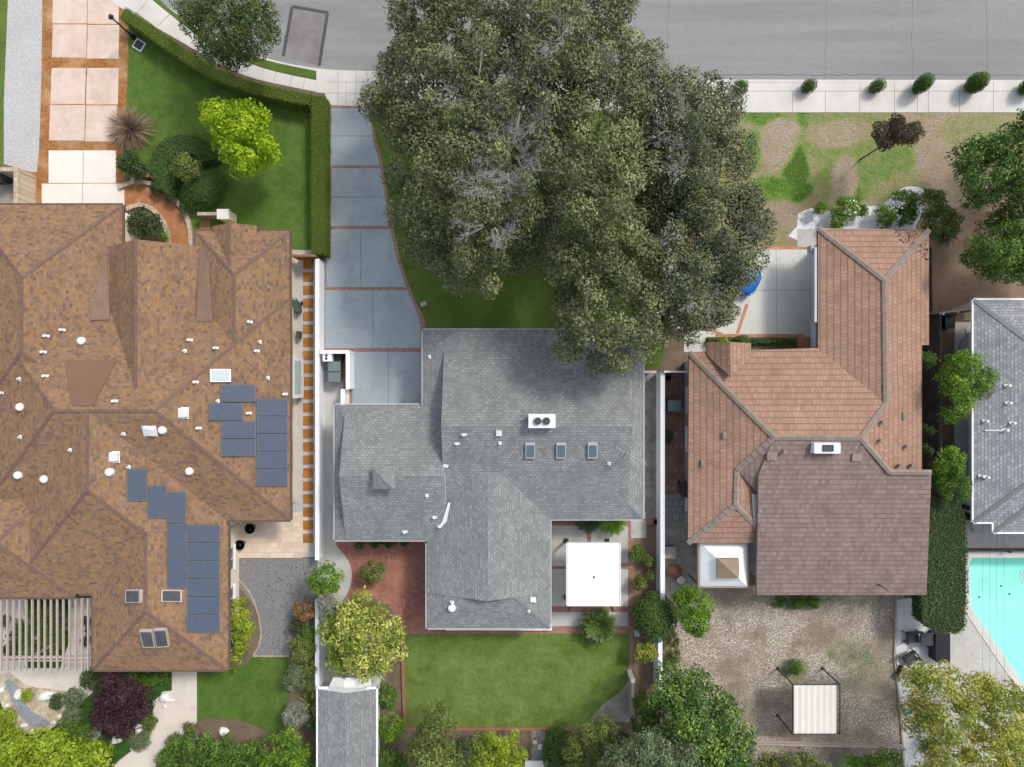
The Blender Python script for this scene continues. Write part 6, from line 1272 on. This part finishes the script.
# entry pillars
t = thing('garden_wall', 'low tan garden wall with a pale square pillar beside the clipped round bush', 'wall', P(214,214)); mb = MB(); mb.pbox(197,212,219,215.5,0,.9); mb.build('wall', MT['stone_edge'], t, bevel=.01); mb = MB(); mb.pbox(217.5,209.5,228,218.5,0,1.25); mb.build('pillar', MT['cream_wall'], t, bevel=.015)
mb = MB(); mb.pbox(216.8,209,228.8,219,1.25,1.32); mb.build('pillar_cap', MT['panel_white'], t)
sheet('stepping_pad', rect(200,220,210,230), 4, 'path_brown')
wallobj('garden_wall', 'short tan planter wall in the middle of the front garden bed', [(131,173,149,176),(131,176.3,133.6,183)], .5, 'stone_edge')
t = thing('entry_railing', 'dark rail on pale steps beside the garage corner and leafy shrub', 'railing', P(127,228)); mb = MB(); mb.pbox(122.5,213,129,244,0,.3); mb.pbox(122.5,229,133,244,.3,.45); mb.build('step', MT['panel_white'], t)
mb = MB(); a = P(124,223,1.0); c_ = P(133,232,1.0); mb.tube([(a.x,a.y,.3),tuple(a),tuple(c_),(c_.x,c_.y,.0)], .022, 8); mb.build('rail', MT['dark_metal'], t)
# lamp post
t = thing('lamp_post', 'black garden lamp post at the driveway edge beside the hedge end', 'lamp', P(133.5,37.5)); c_ = P(133.5,37.5); mb = MB(); mb.lathe(c_.x, c_.y, [(.16,0),(.16,.08),(.07,.2),(.05,.5),(.045,1.9),(.08,1.95),(.0,1.97)], 12); mb.build('post', MT['black'], t, True)
mb = MB(); mb.lathe(c_.x, c_.y, [(.07,1.95),(.12,2.2),(.13,2.24)], 6); mb.build('lantern', MT['frost'], t); mb = MB(); mb.lathe(c_.x, c_.y, [(.17,2.24),(.09,2.36),(.02,2.42),(.01,2.48)], 6); mb.build('lamp_cap', MT['black'], t)
# utility cover
t = thing('utility_box', 'square dark ground cover with pale frame on the lawn by the lamp post', 'cover', P(139.5,45.5)); a_ = R(-32); u = Vector((math.cos(a_), math.sin(a_), 0)); v = Vector((-u.y, u.x, 0)); mb = MB(); mb.obox(P(139.5,45.5)+Vector((0,0,.03)), u, v, Vector((0,0,1)), .3, .3, .05); mb.build('frame', MT['white_paint'], t); mb = MB(); mb.obox(P(139.5,45.5)+Vector((0,0,.085)), u, v, Vector((0,0,1)), .235, .235, .01); mb.build('lid', MT['charcoal'], t)
# path light on lawn
t = thing('garden_light', 'small pale box light on a stub post beside the curved driveway edge', 'light', P(424,306)); c_ = P(424,306); mb = MB(); mb.cyl(c_.x-.05, c_.y-.05, 0, .5, .04, n=8); mb.build('post', MT['dark_metal'], t); mb = MB(); mb.obox(Vector((c_.x+.05, c_.y+.05, .58)), Vector((.9,.43,0)), Vector((-.43,.9,0)), Vector((0,0,1)), .17, .12, .09); mb.build('head', MT['wood_grey'], t, bevel=.02)
# patio cover
t = thing('patio_cover', 'bright white flat patio cover on four posts behind the grey house', 'patio cover', P(593,575)); mb = MB(); mb.pbox(567.5,543.5,619.5,605,2.5,2.6); mb.build('roof', MT['bright_white'], t, bevel=.02)
mb = MB(); mb.pbox(566.8,542.8,620.3,543.4,2.42,2.63); mb.pbox(566.8,605.1,620.3,606.2,2.42,2.63); mb.pbox(566.2,543.4,567.2,605.1,2.42,2.63); mb.pbox(619.8,543.4,620.8,605.1,2.42,2.63); mb.build('frame', MT['white_metal'], t)
for x, y in ((566,540.5),(607,540.5),(566,597),(607,597)):
    a = P(x, y); mb = MB(); mb.box(a.x-.06, a.y-.06, 0, a.x+.06, a.y+.06, 2.5); mb.box(a.x-.13, a.y-.13, .003, a.x+.13, a.y+.13, .1); mb.build('post', MT['dark_metal'], t)
mb = MB(); c_ = P(594,577,2.6); mb.cyl(c_.x, c_.y, 2.6, 2.64, .06, n=10); mb.build('finial', MT['dark_metal'], t)
# gazebo
t = thing('gazebo', 'white fabric gazebo with raised tan cap tucked behind the tiled roof', 'gazebo', P(724,560)); a = P(698,588,2.3); c_ = P(749,541,2.3); x0, y0, x1, y1 = a.x, a.y, c_.x, c_.y; mb = MB()
xm, ym = (x0+x1)/2, (y0+y1)/2; g_ = .12
for (p, q) in (((x0,y0),(x1,y0)),((x1,y0),(x1,y1)),((x1,y1),(x0,y1)),((x0,y1),(x0,y0))):
    i_ = lambda s_, z: [(xm+(s_[0]-xm)*k, ym+(s_[1]-ym)*k, zz) for k, zz in z]
    P0 = i_(p, [(.94,2.32),(.65,2.62),(.36,3.0)]); P1 = i_(q, [(.94,2.32),(.65,2.62),(.36,3.0)])
    nseg = 6
    for k in range(2):
        for s_ in range(nseg):
            def lp(A, B, f): sg = -.05*math.sin(math.pi*f); return (A[0]+(B[0]-A[0])*f, A[1]+(B[1]-A[1])*f, A[2]+(B[2]-A[2])*f+sg)
            mb.poly([lp(P0[k],P1[k],s_/nseg), lp(P0[k],P1[k],(s_+1)/nseg), lp(P0[k+1],P1[k+1],(s_+1)/nseg), lp(P0[k+1],P1[k+1],s_/nseg)])
mb.build('canopy', MT['bright_white'], t, True)
mb = MB()
for (p, q) in (((x0,y0),(x1,y0)),((x1,y0),(x1,y1)),((x1,y1),(x0,y1)),((x0,y1),(x0,y0))):
    f = lambda s_, k: (xm+(s_[0]-xm)*k, ym+(s_[1]-ym)*k)
    a_, b_ = f(p, 1.0), f(q, 1.0); c1, d1 = f(q, .93), f(p, .93); mb.poly([(*a_,2.3),(*b_,2.3),(*c1,2.34),(*d1,2.34)]); mb.poly([(*a_,2.05),(*b_,2.05),(*b_,2.3),(*a_,2.3)])
mb.build('valance', MT['tan_border'], t)
mb = MB(); c_ = Vector((xm, ym, 3.35)); q = [Vector((xm+(s_[0]-xm)*.42, ym+(s_[1]-ym)*.42, 3.08)) for s_ in ((x0,y0),(x1,y0),(x1,y1),(x0,y1))]
for i in range(4): A, B = q[i], q[(i+1)%4]; m_ = (A+B)/2-Vector((0,0,.05)); mb.poly([A, m_, c_]); mb.poly([m_, B, c_]); mb.poly([A-Vector((0,0,.12)), B-Vector((0,0,.12)), B, A])
mb.build('cap', MT['tan_cloth'], t)
for x, y in ((x0,y0),(x1,y0),(x1,y1),(x0,y1)): mb = MB(); mb.cyl(xm+(x-xm)*.93, ym+(y-ym)*.93, 0, 2.3, .045, n=8); mb.build('post', MT['dark_metal'], t)
# metal shelter
t = thing('metal_shelter', 'white corrugated metal shelter on dark posts in the dirt back yard', 'shelter', P(800,700)); a = P(793.5,733,2.2); c_ = P(836,685,2.2); mb = MB(); nx = 56; pr = None
tilt = .12
for i in range(nx+1):
    x = a.x+(c_.x-a.x)*i/nx; z = 2.25+.013*math.sin(i*2*math.pi/8)
    cur = [(x, a.y, z-tilt*0), (x, c_.y, z), (x, a.y, z-.012), (x, c_.y, z-.012)]
    if pr: mb.poly([pr[0], cur[0], cur[1], pr[1]]); mb.poly([pr[3], cur[3], cur[2], pr[2]])
    pr = cur
mb.build('roof_sheet', MT['cream_metal'], t, True)
mb = MB(); c2 = P(840,734,2.18); x0, x1 = P(792.8,0,2.18).x, c2.x; y0, y1 = P(0,734.5,2.18).y, P(0,684.5,2.18).y
for A, B in (((x0,y0),(x1,y0)),((x1,y0),(x1,y1)),((x1,y1),(x0,y1)),((x0,y1),(x0,y0))): mb.tube([(*A,2.17),(*B,2.17)], .04, 8)
mb.build('frame', MT['dark_metal'], t)
for x, y in ((x0,y0),(x1,y0),(x1,y1),(x0,y1)): mb = MB(); mb.tube([(x,y,0),(x,y,2.17)], .04, 8); mb.cyl(x, y, 0.003, .04, .1, n=10); mb.build('post', MT['dark_metal'], t)
# side patio clutter
t = thing('fire_pit', 'brown bowl fire pit in the corner by the white wall', 'fire pit', P(672,568)); c_ = P(673,569); mb = MB(); mb.lathe(c_.x, c_.y, [(.12,.05),(.3,.2),(.38,.45),(.42,.5),(.38,.5),(.3,.62),(.1,.72),(0,.73)], 18); mb.build('bowl', MT['copper'], t, True); mb = MB()
for k in range(3): mb.tube([(c_.x+.3*math.cos(k*2.1), c_.y+.3*math.sin(k*2.1), 0), (c_.x+.22*math.cos(k*2.1), c_.y+.22*math.sin(k*2.1), .3)], .025, 6)
mb.build('leg', MT['dark_metal'], t)
t = thing('storage_box', 'dark grey storage box against the white wall above the brown bowl', 'box', P(669,552)); mb = MB(); mb.pbox(664.5,547,675.5,558,0,.55); mb.build('body', MT['charcoal'], t, bevel=.02); mb = MB(); mb.pbox(664,546.5,676,558.5,.55,.62); mb.build('lid', MT['concrete_dirty_shaded'], t, bevel=.015)
t = thing('stool', 'round pale-topped stool below the brown bowl by the white wall', 'stool', P(679,578)); c_ = P(679,578); mb = MB(); mb.lathe(c_.x, c_.y, [(.24,.42),(.25,.46),(.2,.5),(0,.51)], 16); mb.build('seat', MT['concrete_grey'], t, True); mb = MB(); mb.lathe(c_.x, c_.y, [(.2,.0),(.12,.2),(.2,.42)], 12); mb.build('base', MT['black'], t)
for x, y, lb in ((667,378,'round pale pot top just inside the side patio gate'),): 
    t = thing('flower_pot', lb, 'pot', P(x, y)); c_ = P(x, y); mb = MB(); mb.lathe(c_.x, c_.y, [(.12,0),(.2,.32),(.22,.34),(.18,.34),(.15,.28),(0,.28)], 14); mb.build('pot', MT['wood_grey'], t, True)
plant('pot_plant', 'dark potted plant midway down the terracotta side patio', 'plant', [(667,437,7,.5,.4)], 'dark', .1, .9)
for i, (x, y, lb) in enumerate(((253,527,'dark potted planter by the eave on the cream paved patio'),(243,543,'dark potted planter lower on the cream paved patio'))):
    t = thing('planter', lb, 'pot', P(x, y)); c_ = P(x, y); mb = MB(); mb.lathe(c_.x, c_.y, [(.16,0),(.26,.4),(.3,.5),(.26,.5),(.22,.42),(0,.4)], 16); mb.build('pot', MT['charcoal'], t, True); V, T = clump_leaves([(c_.x, c_.y, .5, .16)], .6, .09); quadmesh('foliage', V, T, LM['dark'], t)
t = thing('utility_box', 'small pale green box beside the brick band at the lawn corner', 'box', P(637.5,634)); mb = MB(); mb.pbox(635,630.5,640,637,0,.4); mb.build('body', MT['silver_green'] if 'silver_green' in MT else MT['frost'], t, bevel=.02)
t = thing('arbor_post', 'white corner post frame at the paved corner of the back lawn', 'post', P(633,680)); mb = MB(); mb.pbox(631.5,680,634.5,724,0,1.0); mb.build('panel', MT['wood_grey'], t); mb = MB(); mb.pbox(631,679,635,683,0,1.3); mb.build('post', MT['white_paint'], t)
t = thing('flower_pot', 'terracotta pot at the end of the brick band by the white wall', 'pot', P(654.5,521)); c_ = P(654.5,521); mb = MB(); mb.lathe(c_.x, c_.y, [(.11,0),(.17,.26),(.18,.3),(.14,.3),(.12,.24),(0,.24)], 14); mb.build('pot', MT['brick_orange'], t, True)
# white gravel yard furniture
def armchair(label, px, py, rz, mat='black', cover=None, group=None):
    t = thing('lounge_chair', label, 'chair', (0,0,0), group); mb = MB(); mb.box(-.34,-.32,.26,.34,.3,.4); mb.build('seat', MT[cover or mat], t, bevel=.04)
    mb = MB(); mb.obox((0,.36,.6), Vector((1,0,0)), Vector((0,.95,-.3)).normalized(), Vector((0,.3,.95)).normalized(), .36, .06, .34); mb.build('backrest', MT[cover or mat], t, bevel=.05)
    for s_ in (-1, 1): mb = MB(); mb.box(s_*.36,-.34,.5,s_*.45,.34,.56); mb.box(s_*.38,-.34,.02,s_*.43,-.28,.5); mb.box(s_*.38,.26,.02,s_*.43,.32,.5); mb.build('armrest', MT[mat], t, bevel=.012)
    for s_ in (-1, 1): mb = MB(); mb.box(s_*.3-.025,-.3,.0,s_*.3+.025,-.25,.26); mb.build('leg', MT[mat], t)
    return put(t, px, py, rz)
armchair('black garden armchair on white gravel, upper of two, backed by white cloth', 909, 635, 5, 'black', 'charcoal'); armchair('black garden armchair tilted on white gravel, lower of two', 907, 656, 35, 'black', 'charcoal')
t = thing('patio_table', 'square black table beside the black armchair on white gravel', 'table', P(929,640)); mb = MB(); mb.pbox(921,633,935,646,.66,.7); mb.build('tabletop', MT['charcoal'], t, bevel=.01)
for x, y in ((923,635),(933,635),(923,644),(933,644)): a = P(x, y); mb = MB(); mb.box(a.x-.03,a.y-.03,0,a.x+.03,a.y+.03,.66); mb.build('leg', MT['black'], t)
t = thing('storage_box', 'large black deck box tucked under the tall clipped hedge', 'box', P(942,646)); mb = MB(); mb.pbox(936,634,950,662,0,.75); mb.build('body', MT['black'], t, bevel=.03); mb = MB(); mb.pbox(935.5,633.5,950.5,662.5,.75,.82); mb.build('lid', MT['black'], t, bevel=.02)
armchair('teal garden chair half under the yellowing tree', 906, 705, 20, 'teal'); 
t = thing('ottoman', 'brown woven ottoman on the edge of the white gravel', 'ottoman', P(900,671)); mb = MB(); mb.obox(P(901,671)+Vector((0,0,.22)), Vector((.86,-.5,0)), Vector((.5,.86,0)), Vector((0,0,1)), .3, .3, .2); mb.build('body', MT['wood_dark'], t, bevel=.04); mb = MB(); mb.obox(P(901,671)+Vector((0,0,.45)), Vector((.86,-.5,0)), Vector((.5,.86,0)), Vector((0,0,1)), .3, .3, .04); mb.build('cushion', MT['tan_cloth'], t, bevel=.03)
armchair('dark garden chair under the yellowing tree near the bottom edge', 925, 742, 10, 'black')
# bbq cover and clutter by the fence
t = thing('storage_box', 'small black box in the gap between fence and grey house gate', 'box', P(951,321)); mb = MB(); mb.pbox(946,317,955,328,0,.6); mb.build('body', MT['black'], t, bevel=.03); mb = MB(); mb.pbox(945.6,316.6,955.4,328.4,.6,.66); mb.build('lid', MT['charcoal'], t, bevel=.02)
t = thing('pool_pump', 'dark pool pump beside the corner of the grey roofed house', 'pump', P(970,516)); mb = MB(); c_ = P(968,516); mb.cyl(c_.x-.1, c_.y, 0, .7, .22, .2, 14); mb.build('tank', MT['charcoal'], t); mb = MB(); mb.tube([(c_.x-.5,c_.y+.6,.25),(c_.x,c_.y+.5,.25)], .14, 10); mb.build('motor', MT['black'], t); mb = MB(); mb.tube([(c_.x-.5,c_.y+.1,.15),(c_.x+.1,c_.y-.4,.15),(c_.x+.3,c_.y-.9,.1)], .04, 8); mb.build('pipe', MT['wood_grey'], t)
t = thing('dry_branch', 'bare dry branch lying on the side path by the grey house gate', 'branch', P(963,345)); mb = MB(); random.seed(3); twigs(mb, P(960,342,.1), Vector((.6,.3,.1)), .5, .02, 2); twigs(mb, P(960,342,.1), Vector((-.2,-.6,.1)), .5, .02, 2); mb.build('twigs', MT['wood_dark'], t)
# blue car under the oak
t = thing('parked_car', 'shiny blue car half hidden under the oak on the concrete court', 'car', (0,0,0)); L, Wd = 4.3, 1.75
def carloft(secs, name, mat, sm=True):
    mb = MB(); n_ = len(secs[0][1])
    for x, pts in secs: mb.v += [(x, y, z) for y, z in pts]
    for i in range(len(secs)-1):
        for k in range(n_-1): a = i*n_+k; mb.f.append((a, a+1, a+1+n_, a+n_)); mb.m.append(0)
    mb.f.append(tuple(range(n_))[::-1]); mb.f.append(tuple((len(secs)-1)*n_+k for k in range(n_))); mb.m += [0, 0]
    mb.f += [(i*n_+n_-1, i*n_, (i+1)*n_, (i+1)*n_+n_-1) for i in range(len(secs)-1)]; mb.m += [0]*(len(secs)-1); return mb.build(name, mat, t, sm, bevel=.0)
sec = lambda w_, z0, z1: [(-w_*.96, z0), (-w_, z0+.25), (-w_*.97, z1-.12), (-w_*.82, z1), (0, z1+.04), (w_*.82, z1), (w_*.97, z1-.12), (w_, z0+.25), (w_*.96, z0)]
carloft([(-2.15,sec(.55,.35,.62)),(-2.05,sec(.74,.28,.8)),(-1.7,sec(.85,.24,.92)),(-.9,sec(.875,.22,.95)),(.5,sec(.875,.22,.93)),(1.3,sec(.86,.22,.86)),(1.8,sec(.8,.25,.78)),(2.05,sec(.68,.3,.68)),(2.15,sec(.5,.35,.58))], 'body', MT['blue'])
sc2 = lambda w_, z0, z1: [(-w_, z0), (-w_*.82, z1), (0, z1+.03), (w_*.82, z1), (w_, z0)]
carloft([(-1.8,sc2(.7,.88,.92)),(-1.2,sc2(.76,.9,1.36)),(-.3,sc2(.78,.9,1.42)),(.35,sc2(.76,.9,1.34)),(1.05,sc2(.7,.86,.9))], 'cabin', MT['glass'])
mb = MB(); mb.box(-1.15,-.58,1.39,.2,.58,1.45); mb.build('car_roof', MT['blue'], t, bevel=.03)
for x in (-1.35, 1.35):
    for y in (-.8, .8): mb = MB(); mb.tube([(x, y-.1, .31), (x, y+.1, .31)], .31, 20); wh = mb.build('wheel', MT['black'], t); mb = MB(); mb.tube([(x, y-.11, .31), (x, y+.11, .31)], .19, 14); mb.build('rim', MT['white_metal'], wh)
for y in (-.55, .55): mb = MB(); mb.obox((2.02, y, .62), Vector((1,0,0)), Vector((0,1,0)), Vector((0,0,1)), .06, .16, .06); mb.build('headlight', MT['frost'], t, bevel=.02)
put(t, 722, 270, -28)
# rocks
def rock(px, py, rx, ry, h, lb, mat='rock', rot=0, group='garden boulders'):
    mb = MB(); c_ = P(px, py); rnd_ = random.Random(int(px*31+py)); n_ = 9; rings = [(1.0,-.05),(1.02,.25),(.85,.62),(.5,.9),(.0,1.0)]; cr_, sr_ = math.cos(R(rot)), math.sin(R(rot)); base_ = [rnd_.uniform(.75,1.2) for _ in range(n_)]
    for k, (f, z) in enumerate(rings):
        for i in range(n_):
            a = i*2*math.pi/n_; q = f*base_[i]*rnd_.uniform(.88,1.12); x = math.cos(a)*q*M(rx); y = math.sin(a)*q*M(ry); mb.v.append((c_.x+x*cr_-y*sr_, c_.y+x*sr_+y*cr_, h*z*rnd_.uniform(.9,1.1)))
    for k in range(len(rings)-1):
        for i in range(n_): a = k*n_+i; b_ = k*n_+(i+1)%n_; mb.f.append((a, b_, b_+n_, a+n_)); mb.m.append(0)
    tag(mb.build('boulder', MT[mat]), lb, 'boulder', group)
SM = 'small pale stone in the rock garden between the pergola and the lime-green bush'
for a in ((47,695,8,5,.4,'largest white boulder in the rock garden, left of the pale grey plants',15),(19,694,4,5,.3,'upright white boulder at the left of the rock garden',0),(118,739,6,4,.35,'white boulder at the foot of the purple tree, left',10),(139,729,6,5,.35,'white boulder at the right foot of the purple tree',20),
          (134,747,3.5,2.5,.25,'small white boulder in the island bed below the purple tree',30),(165,696,5,6,.35,'white boulder beside the upper walk right of the purple tree',0),(184,731,4.5,4,.3,'white boulder on the inside bend of the curved walk',0),(224,731,4.5,4,.3,'white boulder on the edge of the bottom left lawn bed',0),
          (155,681,3,2.5,.2,'small white boulder under the bottom eave of the brown house',0),(540,746,3,3,.25,'small white stone on the dirt path at the bottom edge',0),(535,742,2.5,2,.2,'smaller white stone beside another on the bottom dirt path',0),
          (56,624,3,3,.25,'upper pale boulder under the pergola slats',0),(39,636,4,3.5,.3,'larger pale boulder under the middle of the pergola slats',0),(66,668,4,3,.2,'tan boulder at the lower edge under the pergola',0)):
    rock(*a[:6], rot=a[6])
for x, y in ((60,716),(54,722),(63,722),(12,712),(13,720),(25,725),(35,731),(70,708),(2,690),(69,690),(77,690),(83,688),(8,706),(165,706),(171,700)): rock(x, y, random.uniform(2,4), random.uniform(1.6,3), .16, SM if x < 100 else 'small pale stone beside the upper walk right of the purple tree', group='small rock garden stones')
t = thing('garden_lantern', 'pale grey stone block lantern left of the purple tree trunk', 'lantern', P(93,735)); mb = MB(); mb.pbox(89.5,731,97,739,0,.45); mb.build('base', MT['concrete_grey'], t, bevel=.03); mb = MB(); mb.pbox(88.8,730.3,97.7,739.7,.45,.52); mb.build('top', MT['gravel_blue'], t, bevel=.02)
t = thing('garden_bench', 'white bench at the bottom edge on the narrow dirt path', 'bench', P(536,763)); mb = MB(); mb.pbox(525,761,548,769,.4,.45); mb.build('seat', MT['white_paint'], t, bevel=.01)
for x in (527, 546): mb = MB(); mb.pbox(x-1, 762, x+1, 768, 0, .4); mb.build('leg', MT['white_paint'], t)
# overhead cables
for i, (x0, x1) in enumerate(((983,1002),(990,1010),(997,1016),(1004,1030))):
    mb = MB(); pts = []; A_ = P(x0, 505, 3.9); B_ = P(x1+30, 1500, 7)
    for k in range(25): f = k/24; pts.append(A_.lerp(B_, f)-Vector((0, 0, 1.2*math.sin(math.pi*f))))
    mb.tube(pts, .006, 4); tag(mb.build('cable', MT['black']), ['thin overhead cable crossing the pool, leftmost of four', 'thin overhead cable crossing the pool, second from the left', 'thin overhead cable crossing the pool, third from the left', 'thin overhead cable crossing the pool, rightmost of four'][i], 'cable', 'overhead cables')
